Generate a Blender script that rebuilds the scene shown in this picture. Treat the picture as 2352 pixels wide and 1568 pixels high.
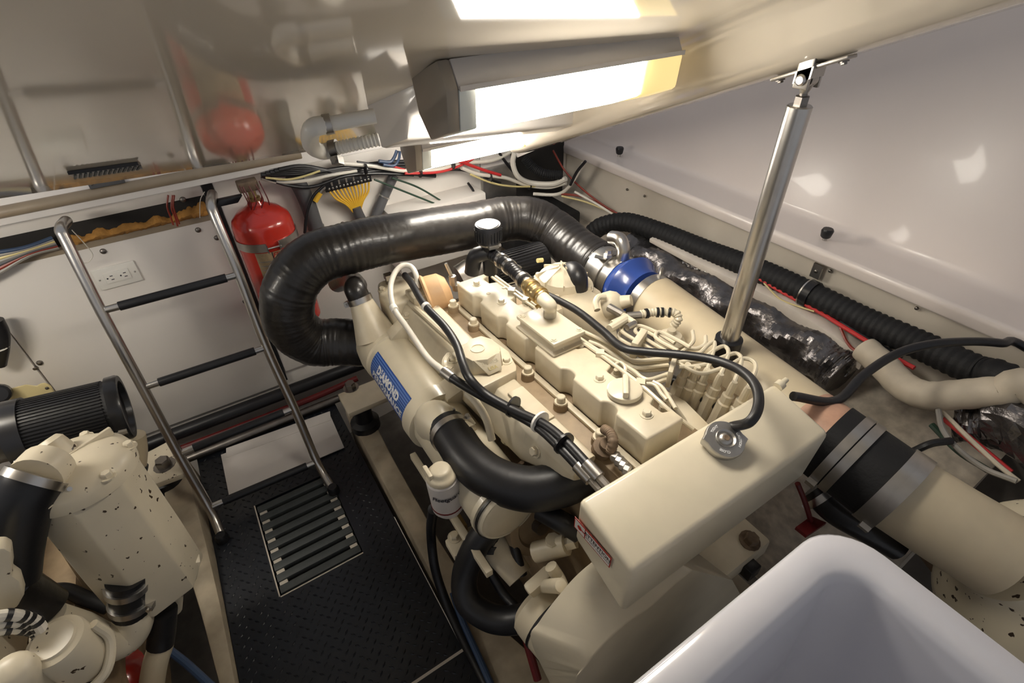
import bpy, bmesh, math, random
from mathutils import Vector, Matrix
random.seed(7)
for o in list(bpy.data.objects):
    bpy.data.objects.remove(o)
SC = bpy.context.scene
COL = SC.collection
V = Vector

# ------------------------------------------------------------------ camera
CX, CY, F = 1176.0, 784.0, 1184.35            # photograph taken as 2352 x 1568
MR = Matrix(((0.8427, -0.3463, 0.4117), (-0.5376, -0.5080, 0.6728), (-0.0238, -0.7885, -0.6145)))
CAM = V((0, 0, 1.55))
cd = bpy.data.cameras.new('camera')
cd.sensor_fit = 'HORIZONTAL'; cd.sensor_width = 36; cd.lens = F * 36 / 2352
cd.clip_start = 0.01
cam = bpy.data.objects.new('camera', cd); COL.objects.link(cam)
ex_, ey_, ez_ = MR.col[0].normalized(), -MR.col[1].normalized(), -MR.col[2].normalized()
R = Matrix((ex_, ey_, ez_)).transposed().to_4x4()
cam.matrix_world = Matrix.Translation(CAM) @ R
SC.camera = cam

# ------------------------------------------------------------------ sky and exposure
w = bpy.data.worlds.new('World'); SC.world = w; w.use_nodes = True
bg = w.node_tree.nodes['Background']
bg.inputs[0].default_value = (0.94, 0.95, 1.0, 1)
bg.inputs[1].default_value = 0.28
SC.view_settings.view_transform = 'Standard'
SC.view_settings.look = 'None'
SC.view_settings.gamma = 1
SC.view_settings.use_curve_mapping = False
SC.view_settings.exposure = 0.24
LAMP = 33.0                                    # strength of the fluorescent lenses

# ------------------------------------------------------------------ pixel -> place
def ray(u, v):
    return MR @ V((u - CX, v - CY, F))
def A(u, v, X=None, Y=None, Z=None):           # where the sight line meets a plane of the room
    d = ray(u, v)
    if X is not None: t = (X - CAM.x) / d.x
    elif Y is not None: t = (Y - CAM.y) / d.y
    else: t = (Z - CAM.z) / d.z
    return CAM + d * t
def pl(u, v, p0, n):
    d = ray(u, v); n = V(n)
    return CAM + d * ((V(p0) - CAM).dot(n) / d.dot(n))
LZ, LS, LX = 0.928, 0.42, 0.04                 # height at the hinge, slope, slight roll
def lidz(y, off=0, x=.5): return LZ + LS * (1.88 - y) - LX * (x - .5) + off
def L(u, v, off=0): return pl(u, v, (.5, 1.88, LZ + off), (LX, LS, 1))    # on the open lid's underside
def ez(y, h=0): return 0.85 + h - 0.064 * (y - 0.4)
def E(u, v, h=0): return pl(u, v, (0, .4, .85 + h), (0, .064, 1))       # on the engine's tilted top plane
def e(x, y, h): return V((x, y, ez(y, h)))

# ------------------------------------------------------------------ materials
MATS = {}
def mat(name, col, rough=.5, metal=0, var=.08, vs=9, bump=0, bs=60, coat=0, spots=None, emit=0, grime=0, gcol=(.16,.12,.07), spec=.5, trans=0):
    m = bpy.data.materials.new(name); m.use_nodes = True
    nt = m.node_tree; N = nt.nodes; K = nt.links.new
    b = N['Principled BSDF']
    b.inputs['Roughness'].default_value = rough
    b.inputs['Metallic'].default_value = metal
    b.inputs['Specular IOR Level'].default_value = spec
    b.inputs['Coat Weight'].default_value = coat
    b.inputs['Coat Roughness'].default_value = .05
    if trans: b.inputs['Transmission Weight'].default_value = trans
    tc = N.new('ShaderNodeTexCoord')
    def noise(s, det=4):
        n = N.new('ShaderNodeTexNoise'); n.inputs['Scale'].default_value = s; n.inputs['Detail'].default_value = det
        K(tc.outputs['Object'], n.inputs['Vector']); return n
    def mix(fac, a, c):
        x = N.new('ShaderNodeMix'); x.data_type = 'RGBA'
        K(fac, x.inputs['Factor'])
        for s, k in ((a, 'A'), (c, 'B')):
            sk = [i for i in x.inputs if i.name == k and i.type == 'RGBA'][0]
            if isinstance(s, tuple): sk.default_value = s + (1,)
            else: K(s, sk)
        return [o for o in x.outputs if o.type == 'RGBA'][0]
    def ramp(src, lo, hi):
        r = N.new('ShaderNodeMapRange'); r.inputs['From Min'].default_value = lo; r.inputs['From Max'].default_value = hi
        K(src, r.inputs['Value']); return r.outputs['Result']
    c = tuple(col)
    dk = tuple(x * (1 - var) for x in c); lt = tuple(min(1, x * (1 + var * .6)) for x in c)
    out = mix(ramp(noise(vs).outputs['Fac'], .3, .7), dk, lt)
    if grime:
        out = mix(ramp(noise(vs * .45, 6).outputs['Fac'], .52, .52 + .5 / max(grime, .05) * .5), out, gcol)
    if spots:
        sc, sr, hi = spots
        n = noise(hi, 2)
        out = mix(ramp(n.outputs['Fac'], sr, sr + .02), out, sc)
    K(out, b.inputs['Base Color'])
    if emit:
        b.inputs['Emission Color'].default_value = tuple(c) + (1,)
        b.inputs['Emission Strength'].default_value = emit
    if bump:
        n = noise(bs, 5); bp = N.new('ShaderNodeBump'); bp.inputs['Strength'].default_value = bump; bp.inputs['Distance'].default_value = .004
        K(n.outputs['Fac'], bp.inputs['Height']); K(bp.outputs['Normal'], b.inputs['Normal'])
    MATS[name] = m
    return m
mat('gelcoat', (.80, .765, .73), .24, var=.03, vs=3, coat=.25)
mat('ledge_gelcoat', (.86, .775, .72), .30, var=.03, vs=3, coat=.12)
mat('lid_gelcoat', (.70, .63, .52), .07, var=.05, vs=2.5, coat=.55, spec=.5)
mat('white_panel', (.78, .74, .69), .34, var=.04, vs=4, coat=.1)
mat('white_plastic', (.82, .80, .74), .35, var=.03)
mat('tub_white', (.64, .64, .69), .16, var=.02, coat=.5)
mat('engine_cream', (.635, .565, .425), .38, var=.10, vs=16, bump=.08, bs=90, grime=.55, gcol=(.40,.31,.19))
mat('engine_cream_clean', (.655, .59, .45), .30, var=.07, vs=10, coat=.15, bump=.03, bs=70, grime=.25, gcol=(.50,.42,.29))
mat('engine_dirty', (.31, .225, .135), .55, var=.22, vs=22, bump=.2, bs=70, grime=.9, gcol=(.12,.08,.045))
mat('port_cream', (.66, .59, .45), .38, var=.06, vs=10, bump=.05, grime=.2, gcol=(.45,.36,.22), spots=((.05,.03,.015), .685, 62))
mat('pipe_cream', (.60, .51, .35), .42, var=.10, vs=11, bump=.05, grime=.4, gcol=(.38,.27,.15))
mat('rust_cream', (.64, .57, .42), .42, var=.08, vs=8, bump=.05, spots=((.035,.02,.01), .655, 62))
mat('black_rubber', (.010, .010, .012), .40, var=.25, vs=20, bump=.10, bs=80)
mat('black_duct', (.017, .015, .014), .34, var=.35, vs=16, bump=.25, bs=55, coat=.1)
mat('black_matte', (.006, .006, .007), .7, var=.3, bump=.3, bs=120)
mat('black_plastic', (.015, .015, .017), .28, var=.1)
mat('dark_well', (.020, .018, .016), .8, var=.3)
mat('floor_black', (.008, .010, .015), .38, var=.25, vs=18, bump=.05)
mat('slat_grey', (.055, .062, .062), .55, var=.2, vs=20)
mat('steel', (.58, .56, .53), .29, 1, var=.06, vs=20)
mat('steel_dull', (.48, .46, .43), .38, 1, var=.15, vs=20)
mat('steel_dark', (.24, .22, .20), .40, 1, var=.2, vs=25)
mat('aluminium', (.52, .51, .49), .35, 1, var=.15, vs=30)
mat('grey_paint', (.62, .59, .56), .35, var=.04)
mat('grey_dark', (.30, .265, .22), .45, var=.06)
mat('red_paint', (.50, .030, .018), .25, var=.08, coat=.4)
mat('red_dark', (.13, .008, .008), .5, var=.2)
mat('red_wire', (.55, .03, .03), .4, var=.1)
mat('dark_red_wire', (.24, .03, .015), .4, var=.2)
mat('white_wire', (.70, .66, .58), .4, var=.06)
mat('yellow_wire', (.72, .43, .04), .4, var=.1)
mat('yellow_pale', (.66, .55, .25), .4, var=.1)
mat('blue_wire', (.035, .065, .13), .4, var=.1)
mat('green_dark', (.02, .05, .03), .4, var=.1)
mat('grey_wire', (.30, .28, .25), .45, var=.1)
mat('conduit_grey', (.085, .085, .09), .55, var=.15, bump=.1)
mat('blue_silicone', (.03, .075, .33), .25, var=.06, coat=.3)
mat('blue_decal', (.02, .075, .33), .3, var=.03)
mat('blue_light', (.10, .20, .52), .3, var=.03)
mat('white_ink', (.80, .80, .80), .35, var=.0)
mat('black_ink', (.02, .02, .03), .4, var=0)
mat('red_ink', (.42, .03, .02), .4, var=0)
mat('tan_paper', (.42, .31, .18), .6, var=.3, vs=40)
mat('paper_white', (.66, .62, .58), .6, var=.06, vs=5, bump=.05, bs=8)
mat('foam_orange', (.50, .25, .06), .9, var=.35, vs=30, bump=1, bs=90)
mat('stringer', (.42, .355, .255), .6, var=.3, vs=12, bump=.15, bs=50, grime=.9, gcol=(.17,.13,.08))
mat('hull_paint', (.13, .115, .10), .65, var=.25, vs=20, bump=.2, bs=50, grime=.9, gcol=(.10,.085,.07))
mat('hull_mottled', (.62, .555, .46), .65, var=.3, vs=30, bump=.2, bs=50, grime=1.0, gcol=(.26,.22,.18))
mat('gasket_tan', (.30, .24, .17), .4, var=.15, vs=12)
mat('hull_clean', (.64, .58, .49), .5, var=.1, vs=5, grime=.3, gcol=(.32,.26,.18))
mat('foil_dark', (.16, .15, .15), .26, .85, var=.4, vs=26, bump=.5, bs=70)
mat('foil_bright', (.55, .54, .52), .16, 1, var=.4, vs=40, bump=1, bs=60)
mat('tape_beige', (.56, .49, .38), .6, var=.12, vs=20, bump=.3, bs=30)
mat('foam_white', (.64, .58, .51), .8, var=.1, vs=15, bump=.3)
mat('tan_cast', (.60, .38, .20), .5, var=.12, vs=20, bump=.1)
mat('brass', (.58, .44, .22), .3, .9, var=.15)
mat('jug_yellow', (.62, .52, .27), .3, var=.12, vs=6, coat=.2)
mat('copper_primer', (.56, .33, .23), .5, var=.2, vs=30)
mat('filter_white', (.62, .58, .55), .35, var=.05)
mat('rust_metal', (.20, .14, .09), .7, .2, var=.4, vs=40, bump=.4)
mat('clear_lens', (.78, .82, .78), .15, var=.05)
mat('yellowed_lens', (.85, .66, .28), .3, var=.05, emit=.75)
mat('lamp_glow', (1.0, .93, .82), .4, var=0, emit=LAMP)

# ------------------------------------------------------------------ geometry
def basis(n):
    n = V(n).normalized()
    a = V((0, 0, 1)) if abs(n.z) < .9 else V((1, 0, 0))
    x = n.cross(a).normalized(); y = n.cross(x).normalized()
    return x, y, n
def spline(pts, k=6):
    P = [V(p) for p in pts]
    if len(P) < 3 or k <= 1: return P
    out = []
    for i in range(len(P) - 1):
        p0 = P[i - 1] if i else P[0] * 2 - P[1]
        p1, p2 = P[i], P[i + 1]
        p3 = P[i + 2] if i + 2 < len(P) else P[-1] * 2 - P[-2]
        for j in range(k):
            t = j / k
            out.append(.5 * (2 * p1 + (p2 - p0) * t + (2 * p0 - 5 * p1 + 4 * p2 - p3) * t * t + (3 * p1 - p0 - 3 * p2 + p3) * t ** 3))
    out.append(P[-1])
    return out
class G:
    def __init__(s): s.v = []; s.f = []
    def add(s, vs, fs):
        n = len(s.v); s.v += [V(p) for p in vs]; s.f += [tuple(i + n for i in f) for f in fs]; return s
    def box(s, lo, hi):
        (a, b, c), (d, g, h) = lo, hi
        return s.hexa([(a,b,c),(d,b,c),(d,g,c),(a,g,c),(a,b,h),(d,b,h),(d,g,h),(a,g,h)])
    def hexa(s, p):
        return s.add(p, [(0,3,2,1),(4,5,6,7),(0,1,5,4),(1,2,6,5),(2,3,7,6),(3,0,4,7)])
    def obox(s, c, ax, ay, az):                # centre + half-axis vectors
        c, ax, ay, az = V(c), V(ax), V(ay), V(az)
        return s.hexa([c-ax-ay-az, c+ax-ay-az, c+ax+ay-az, c-ax+ay-az, c-ax-ay+az, c+ax-ay+az, c+ax+ay+az, c-ax+ay+az])
    def prism(s, poly, d):
        d = V(d); n = len(poly); P = [V(p) for p in poly]
        return s.loft(P, [p + d for p in P])
    def loft(s, *rings, cap=True):
        n = len(rings[0]); vs = [p for r in rings for p in r]; fs = []
        for k in range(len(rings) - 1):
            fs += [(k*n+i, k*n+(i+1) % n, (k+1)*n+(i+1) % n, (k+1)*n+i) for i in range(n)]
        if cap: fs += [tuple(range(n-1, -1, -1)), tuple(range((len(rings)-1)*n, len(rings)*n))]
        return s.add(vs, fs)
    def tube(s, pts, r, seg=12, k=6, cap=True, ridge=None):
        P = spline(pts, k)
        if ridge:                              # (pitch, amount): resample evenly
            pitch, amp = ridge; Q = [P[0]]; step = pitch / 4
            for a, b in zip(P, P[1:]):
                l = (b - a).length; m = max(1, int(round(l / step)))
                Q += [a.lerp(b, (i + 1) / m) for i in range(m)]
            P = Q
        n = len(P); rs = r if isinstance(r, (list, tuple)) else [r, r]
        t = (P[1] - P[0]).normalized(); x = basis(t)[0]; rings = []
        for i, p in enumerate(P):
            t2 = (P[min(i + 1, n - 1)] - P[max(i - 1, 0)]).normalized()
            x = (x - t2 * x.dot(t2)).normalized(); y = t2.cross(x)
            fr = i / (n - 1) * (len(rs) - 1); j = min(int(fr), len(rs) - 2); rr = rs[j] + (rs[j + 1] - rs[j]) * (fr - j)
            if ridge: rr *= 1 + amp * (1 if i % 4 in (1, 2) else -1)
            rings.append([p + (x * math.cos(q) + y * math.sin(q)) * rr for q in [2 * math.pi * m / seg for m in range(seg)]])
        return s.loft(*rings, cap=cap)
    def lathe(s, o, n, prof, seg=24):          # profile: (distance along n, radius)
        x, y, n = basis(n); o = V(o)
        rings = [[o + n * d + (x * math.cos(q) + y * math.sin(q)) * max(r, 1e-4) for q in [2 * math.pi * m / seg for m in range(seg)]] for d, r in prof]
        return s.loft(*rings)
    def cyl(s, a, b, r, seg=20): 
        a, b = V(a), V(b); return s.lathe(a, b - a, [(0, r), ((b - a).length, r)], seg)
    def band(s, c, n, r, wd, th=.002, seg=28):
        return s.lathe(V(c), n, [(-wd/2, r), (-wd/2, r+th), (wd/2, r+th), (wd/2, r), (-wd/2, r)][:4], seg)
WL = {}
def tag(o, label=None, cat=None, group=None, kind=None):
    if label: o['label'] = label
    if cat: o['category'] = cat
    if group: o['group'] = group
    if kind: o['kind'] = kind
    return o
def thing(name, loc, label, cat, group=None):
    o = bpy.data.objects.new(name, None); o.empty_display_size = .05
    COL.objects.link(o); o.location = loc; WL[o] = V(loc)
    return tag(o, label, cat, group)
def obj(name, g, m, parent=None, label=None, cat=None, group=None, kind=None, bevel=0, bseg=2, smooth=35, sub=0):
    me = bpy.data.meshes.new(name)
    lo = V([min(p[i] for p in g.v) for i in range(3)]); hi = V([max(p[i] for p in g.v) for i in range(3)])
    org = (lo + hi) / 2
    if parent is None: org.z = lo.z
    me.from_pydata([p - org for p in g.v], [], g.f)
    bm = bmesh.new(); bm.from_mesh(me)
    bmesh.ops.remove_doubles(bm, verts=bm.verts, dist=1e-6)
    bmesh.ops.recalc_face_normals(bm, faces=bm.faces)
    if bevel:
        es = [x for x in bm.edges if len(x.link_faces) == 2 and x.calc_face_angle(0) > .5]
        bmesh.ops.bevel(bm, geom=es, offset=bevel, segments=bseg, profile=.5, affect='EDGES', clamp_overlap=True)
    bm.to_mesh(me); bm.free()
    if smooth:
        me.shade_smooth(); me.set_sharp_from_angle(angle=math.radians(smooth))
    o = bpy.data.objects.new(name, me); COL.objects.link(o)
    me.materials.append(MATS[m])
    WL[o] = org
    if parent is not None:
        o.parent = parent; o.location = org - WL[parent]
    else: o.location = org
    if sub:
        md = o.modifiers.new('s', 'SUBSURF'); md.levels = sub; md.render_levels = sub
    return tag(o, label, cat, group, kind)
def bolt(parent, p, n=(0, 0, 1), r=.0095, h=.009, m='engine_cream_clean', washer=True, name='bolt'):
    g = G(); p = V(p); x, y, nn = basis(n)
    if washer: g.lathe(p - nn * .002, nn, [(0, r*1.5), (.0035, r*1.5), (.0035, 0)], 14)
    g.lathe(p, nn, [(0, r), (h*.8, r), (h, r*.86), (h, 0)], 6)
    return obj(name, g, m, parent, smooth=25)
def screw(parent, p, n=(0, -1, 0), r=.009, m='steel_dark'):
    g = G().lathe(p, n, [(-.002, r), (0, r), (r*.45, r*.8), (r*.7, r*.35), (r*.72, 0)], 12)
    return obj('screw', g, m, parent)
def clamp(parent, c, n, r, wd=.012, m='steel', a=0, scr=True, th=.002):
    g = G().band(c, n, r, wd, th); x, y, nn = basis(n)
    if scr:
        d = x * math.cos(a) + y * math.sin(a); t = nn.cross(d)
        q = V(c) + d * (r + .006)
        g.obox(q, d * .006, t * .013, nn * wd * .5)
        g.cyl(q + t * .013, q + t * .02, .0045, 8)
    return obj('hose_clamp', g, m, parent)
def text_geo(s, size=1, shear=0, bold=0, align='CENTER', depth=0):
    c = bpy.data.curves.new('t', 'FONT'); c.body = s; c.size = size; c.shear = shear; c.offset = bold; c.align_x = align; c.align_y = 'CENTER'; c.resolution_u = 2; c.extrude = depth
    o = bpy.data.objects.new('t', c); COL.objects.link(o)
    me = bpy.data.meshes.new_from_object(o.evaluated_get(bpy.context.evaluated_depsgraph_get()))
    vs = [v.co.copy() for v in me.vertices]; fs = [tuple(p.vertices) for p in me.polygons]
    bpy.data.objects.remove(o); bpy.data.curves.remove(c); bpy.data.meshes.remove(me)
    return vs, fs
def flat_text(name, s, c, ax, ay, size, m, parent, **k):   # text in the plane of ax (reading direction) and ay (up)
    vs, fs = text_geo(s, size, **k)
    ax, ay = V(ax).normalized(), V(ay).normalized(); nn = ax.cross(ay)
    g = G().add([V(c) + ax * p.x + ay * p.y + nn * p.z for p in vs], fs)
    return obj(name, g, m, parent, smooth=0)
def quad(a, b, c, d, t=.0008):                              # thin plate from four corners
    n = (V(b) - V(a)).cross(V(d) - V(a)).normalized() * t
    return G().prism([a, b, c, d], n)
X_, Y_, Z_ = V((1, 0, 0)), V((0, 1, 0)), V((0, 0, 1))
# ================================================================== the setting
YB = 1.88
def st(name, g, m, **k): return obj(name, g, m, kind='structure', **k)
# hull shell under everything
prof = [(-1.65, .9), (-1.55, .3), (-1.2, 0), (-.6, -.25), (0, -.36), (.6, -.28), (.95, -.08), (1.18, .12), (1.36, .30), (1.46, .50), (1.49, .66), (1.475, .80)]
g = G()
n = len(prof)
for y in (-.75, 1.93):
    g.v += [V((x, y, z)) for x, z in prof] + [V((x * 1.03 + (.02 if x > 0 else -.02), y, z - .04)) for x, z in reversed(prof)]
m2 = 2 * n
g.f += [(i, (i + 1) % m2, m2 + (i + 1) % m2, m2 + i) for i in range(m2)] + [tuple(range(m2)), tuple(range(m2, 2 * m2))]
st('hull', g, 'hull_paint')

# ---- black tread floor with a slatted opening
GX0, GX1, GY0, GY1 = -.215, .045, 1.035, 1.415
g = G().box((-.362, 1.415, -.03), (.178, 1.76, 0)).box((-.362, .605, -.03), (GX0, 1.415, 0)).box((GX1, .605, -.03), (.178, 1.415, 0)).box((GX0, .605, -.03), (GX1, GY0, 0))
floor = st('floor', g, 'floor_black', smooth=0)
g = G().box((-.362, .0, -.03), (.178, .597, 0))
fl2 = st('floor', g, 'floor_black', smooth=0)
def treads(y0, y1, parent):
    g = G(); s = .030; j = 0; y = y0 + .012
    while y < y1 - .01:
        x = -.35 + (s / 2 if j % 2 else 0); i = 0
        while x < .168:
            if not (GX0 - .012 < x < GX1 + .012 and GY0 - .012 < y < GY1 + .012):
                d = V((.7, .7, 0)) if (i + j) % 2 else V((-.7, .7, 0))
                c = V((x, y, 0)); p = V((d.y, -d.x, 0))
                g.add([c + d * .0095, c + p * .0032, c - d * .0095, c - p * .0032, c + d * .004 + V((0, 0, .0022)), c - d * .004 + V((0, 0, .0022))], [(0, 4, 1), (1, 4, 5, 2), (2, 5, 3), (3, 5, 4, 0)])
            x += s; i += 1
        y += s / 2 * 1.15; j += 1
    obj('tread_pattern', g, 'floor_black', parent, kind='stuff', smooth=0)
treads(.605, 1.76, floor); treads(.0, .597, fl2)
obj('edge_strip', G().box((.1782, .605, -.012), (.1805, 1.10, .0015)), 'white_plastic', floor)
obj('seam_strip', G().box((-.36, .5972, -.01), (.178, .6048, .001)), 'hull_clean', floor)
obj('opening_edge', G().box((GX0 - .004, GY0, -.02), (GX0, GY1, .001)), 'hull_clean', floor)
obj('opening_edge', G().box((GX0, GY0 - .004, -.02), (GX1, GY0, .001)), 'hull_clean', floor)
obj('well', G().box((GX0, GY0, -.16), (GX1, GY1, -.14)), 'dark_well', floor)
grate = thing('floor_grate', ((GX0 + GX1) / 2, (GY0 + GY1) / 2, -.03), 'grey slatted grate set into the black tread floor below the ladder', 'grate')
NS = 9
for i in range(NS):
    y = GY0 + .022 + i * (GY1 - GY0 - .044) / (NS - 1)
    obj('slat', G().box((GX0 + .003, y - .0135, -.022), (GX1 - .003, y + .0135, -.001)), 'slat_grey', grate, bevel=.002)
    if i < NS - 1:
        yy = y + (GY1 - GY0 - .044) / (NS - 1) / 2
        for xx in (GX0 + .018, GX1 - .018):
            obj('spacer', G().box((xx - .012, yy - .0068, -.02), (xx + .012, yy + .0068, -.006)), 'hull_clean', grate)
obj('bearer', G().box((GX0 + .06, GY0 + .003, -.035), (GX0 + .075, GY1 - .003, -.022)), 'dark_well', grate)
obj('bearer', G().box((GX1 - .075, GY0 + .003, -.035), (GX1 - .06, GY1 - .003, -.022)), 'dark_well', grate)

# ---- stringers that carry the engines
def beam(name, stations, m, label):
    rings = []
    for (y, x0, x1, zt, zb) in stations:
        rings.append([V((x0, y, zb)), V((x0, y, zt)), V((x1, y, zt)), V((x1 + .02, y, zb))])
    return obj(name, G().loft(*rings), m, kind='structure', bevel=.008)
beam('stringer', [(1.62, .192, .275, .075, -.3), (1.3, .192, .262, .07, -.3), (.9, .192, .262, .05, -.3), (.62, .190, .275, .05, -.3), (.45, .186, .33, .05, -.3), (.2, .18, .33, .05, -.3)], 'stringer', '')
beam('stringer', [(1.70, -.46, -.375, .11, -.3), (1.45, -.45, -.368, .09, -.3), (1.3, -.435, -.366, .06, -.3), (1.1, -.42, -.366, .03, -.3), (.8, -.40, -.366, .02, -.3), (.3, -.39, -.366, .02, -.3)], 'stringer', '')
beam('stringer', [(1.7, .78, .88, .10, -.3), (.9, .80, .90, .12, -.3), (.1, .82, .92, .12, -.3)], 'stringer', '')

# ---- bulkhead at the far end
wb = st('wall_back', G().box((-1.6, YB + .012, -.4), (1.62, YB + .05, 1.02)), 'white_panel')
def panel(x0, x1, z0, z1, y=YB, m='white_panel', t=.012, nm='panel'):
    return obj(nm, G().box((x0, y, z0), (x1, y + t, z1)), m, wb, bevel=.0015)
xs = A(85, 842, Y=YB).x
panel(xs, .012, .106, .845)
panel(-1.5, xs - .004, .02, .80, YB - .006, t=.018)
panel(.045, 1.02, .16, .995)
panel(1.024, 1.47, .05, .995)
panel(-.62, .012, .928, .985)
obj('recess', G().box((-.9, YB + .004, .845), (.012, YB + .0125, .930)), 'dark_well', wb)
obj('sill', G().box((-.62, YB - .002, .8455), (.012, YB + .010, .868)), 'gasket_tan', wb)  # beige panel edge in the slot, its shade put into the tan colour
obj('dark_panel', G().box((1.17, YB - .02, .60), (1.44, YB, .955)), 'dark_well', wb)  # dark panel added over the bulkhead to darken the far right corner
obj('panel_gasket', G().box((.014, YB - .004, .12), (.043, YB + .012, .97)), 'black_matte', wb)
for u, v in [(237, 577), (455, 528), (498, 546), (91, 833), (80, 845), (563, 692)]:
    screw(wb, A(u, v, Y=YB - .001))
for u, v in [(420, 458), (787, 514)]: screw(wb, A(u, v, Y=YB - .001))
# ragged orange foam in the slot
g = G(); N_ = 60
x0, x1 = A(150, 560, Y=YB).x, A(478, 485, Y=YB).x
rings = []
for i in range(N_ + 1):
    t = i / N_; x = x0 + (x1 - x0) * t; h = .022 + .006 * math.sin(i * .55) + random.uniform(-.004, .004) + (.014 if t > .85 else 0)
    rings.append([V((x, YB - .004 - random.uniform(0, .008), .866)), V((x, YB - .014 - random.uniform(0, .006), .866 + h * .5)), V((x, YB - .004, .866 + h)), V((x, YB + .01, .869 + h)), V((x, YB + .01, .866))])
obj('foam_strip', G().loft(*rings), 'foam_orange', wb, smooth=60)
# fascia over the bulkhead, with dark gasket
zl = A(0, 521, Y=1.80).z
fas = st('trim_1', G().box((-1.6, 1.80, zl), (1.30, 1.88, 1.10)), 'gelcoat', bevel=.008)
p0, p1 = A(-60, 497, Y=1.795), A(688, 350, Y=1.795)
p0, p1 = A(-60, 500, Y=1.795), A(690, 352, Y=1.795)
g = G().tube([V((p0.x, 1.797, p0.z)), V((p1.x, 1.797, p0.z * .5 + p1.z * .5))], .0155, 14, 1)
obj('gasket', g, 'gasket_tan', fas)

# ---- right side: ledge, topside wall
pr = [(1.475, .785), (1.44, .79), (1.437, .822), (1.445, .832), (1.585, .824), (1.603, .832), (1.612, .85), (1.70, 2.3), (1.80, 2.3), (1.80, .785)]
st('wall_right', G().loft(*[[V((1.478, y, .79)), V((1.468, y, .66)), V((1.462, y, .50)), V((1.40, y, .33)), V((1.46, y, .33)), V((1.50, y, .5)), V((1.51, y, .79))] for y in (-.7, 1.89)]), 'hull_clean', smooth=50)
st('wall_right', G().loft(*[[V((1.462, y, .52)), V((1.30, y, .475)), V((1.13, y, .43)), V((1.06, y, .34)), V((1.03, y, -.02)), V((1.20, y, .0)), V((1.47, y, .40))] for y in (.06, 1.89)]), 'hull_mottled', smooth=50)
wr = st('wall_right', G().prism([V((x, -.75, z)) for x, z in pr], (0, 2.72, 0)), 'ledge_gelcoat', smooth=50, bevel=.006)

# ---- raised engine lid
lp = [(-1.6, 0), (.74, 0), (.76, 0), (.80, -.001), (.815, -.006), (.835, -.026), (.855, -.068), (.875, -.093), (.905, -.102), (.945, -.103), (.963, -.096), (.97, -.078), (.97, .07), (-1.6, .07)]
lid = st('ceiling', G().loft(*[[V((x, y, lidz(y, o, x))) for x, o in lp] for y in (1.40, .7, -.45)]), 'lid_gelcoat', smooth=60)
# pinkish corner plate of the lid's lower end
c1, c2, c3 = A(1346, 298, X=.965), A(1188, 363, Y=1.62), A(1177, 322, Y=1.62)
obj('corner_panel', G().prism([c1, c2, c3], (0, .012, .03)), 'gelcoat', lid, bevel=.003)
# hat-shaped stiffener with stepped end
off = -.077
a0, a1 = L(873, 343, off), L(1340, 296, off)
d = (a1 - a0); d.z = 0; d = d.normalized(); pn = V((d.y, -d.x, 0))      # pn points at the camera
def lidp(p, o): return V((p.x, p.y, lidz(p.y, o, p.x)))
secs = []
for p in (a0, a1 + d * .0):
    secs.append([lidp(p, off), lidp(p + pn * .075, off), lidp(p + pn * .09, off * .52), lidp(p + pn * .14, off * .50), lidp(p + pn * .15, .01), lidp(p - pn * .02, .01)])
obj('stiffener', G().loft(*secs), 'gelcoat', lid, bevel=.008)
# ================================================================== lamps on the lid
def lamp(name, x0, x1, yz, label, scale=1):
    # yz: end-cap outline (six points: top near, top far, lower far, bottom far, bottom near, body/lens corner near)
    t = thing(name, ((x0 + x1) / 2, yz[1][0], min(p[1] for p in yz)), label, 'lamp', 'fluorescent lamps under the lid')
    P = lambda x, i: V((x, yz[i][0], yz[i][1]))
    obj('mounting_strip', G().hexa([V((x0 + .02, yz[0][0] + .01, yz[0][1] - .01)), V((x1 - .02, yz[0][0] + .01, yz[0][1] - .01)), V((x1 - .02, yz[1][0] - .01, yz[1][1] - .01)), V((x0 + .02, yz[1][0] - .01, yz[1][1] - .01))] + [V((x, y, lidz(y, .004, x))) for x, y in ((x0 + .02, yz[0][0] + .01), (x1 - .02, yz[0][0] + .01), (x1 - .02, yz[1][0] - .01), (x0 + .02, yz[1][0] - .01))]), 'grey_paint', t)
    body = [0, 1, 2, 5]
    def ring(x, idx): return [P(x, i) for i in idx]
    obj('housing', G().loft(ring(x0 + .008, body), ring(x1, body)), 'grey_paint', t, bevel=.003)
    obj('end_cap', G().loft(ring(x0 - .012, range(6)), ring(x0 + .008, range(6))), 'grey_dark', t, bevel=.004)
    c5, c2 = P(0, 5), P(0, 2)
    obj('lens_lip', G().loft([P(x0 + .008, 5) + V((0, -.004, .004)), P(x0 + .008, 5) + V((0, -.004, -.003)), P(x0 + .008, 5) + V((0, .004, 0))], [P(x1, 5) + V((0, -.004, .004)), P(x1, 5) + V((0, -.004, -.003)), P(x1, 5) + V((0, .004, 0))]), 'grey_paint', t)
    le = [5, 4, 3, 2]
    k0, k1 = x0 + .035, x1 - .085
    obj('lens_end', G().loft(ring(x0 + .008, le), ring(k0, le)), 'clear_lens', t, bevel=.002)
    obj('lens', G().loft(ring(k0, le), ring(k1, le)), 'lamp_glow', t, bevel=.004)
    obj('lens_end', G().loft(ring(k1, le), ring(x1 + .003, le)), 'yellowed_lens', t, bevel=.006, label='yellowed plastic end of the lens')
    return t
K_ = .88                                       # same sight lines, nearer: sits flat on the lid
yz = [(y * K_, 1.55 - (1.55 - z) * K_) for y, z in [(.802, 1.409), (.912, 1.371), (.898, 1.314), (.859, 1.277), (.784, 1.305), (.778, 1.370)]]
lamp('fluorescent_lamp', .385 * K_, .885 * K_, yz, 'large glowing fluorescent lamp in grey housing under the lid, nearest the camera')
cy, cz = 1.36, lidz(1.36)
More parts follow.
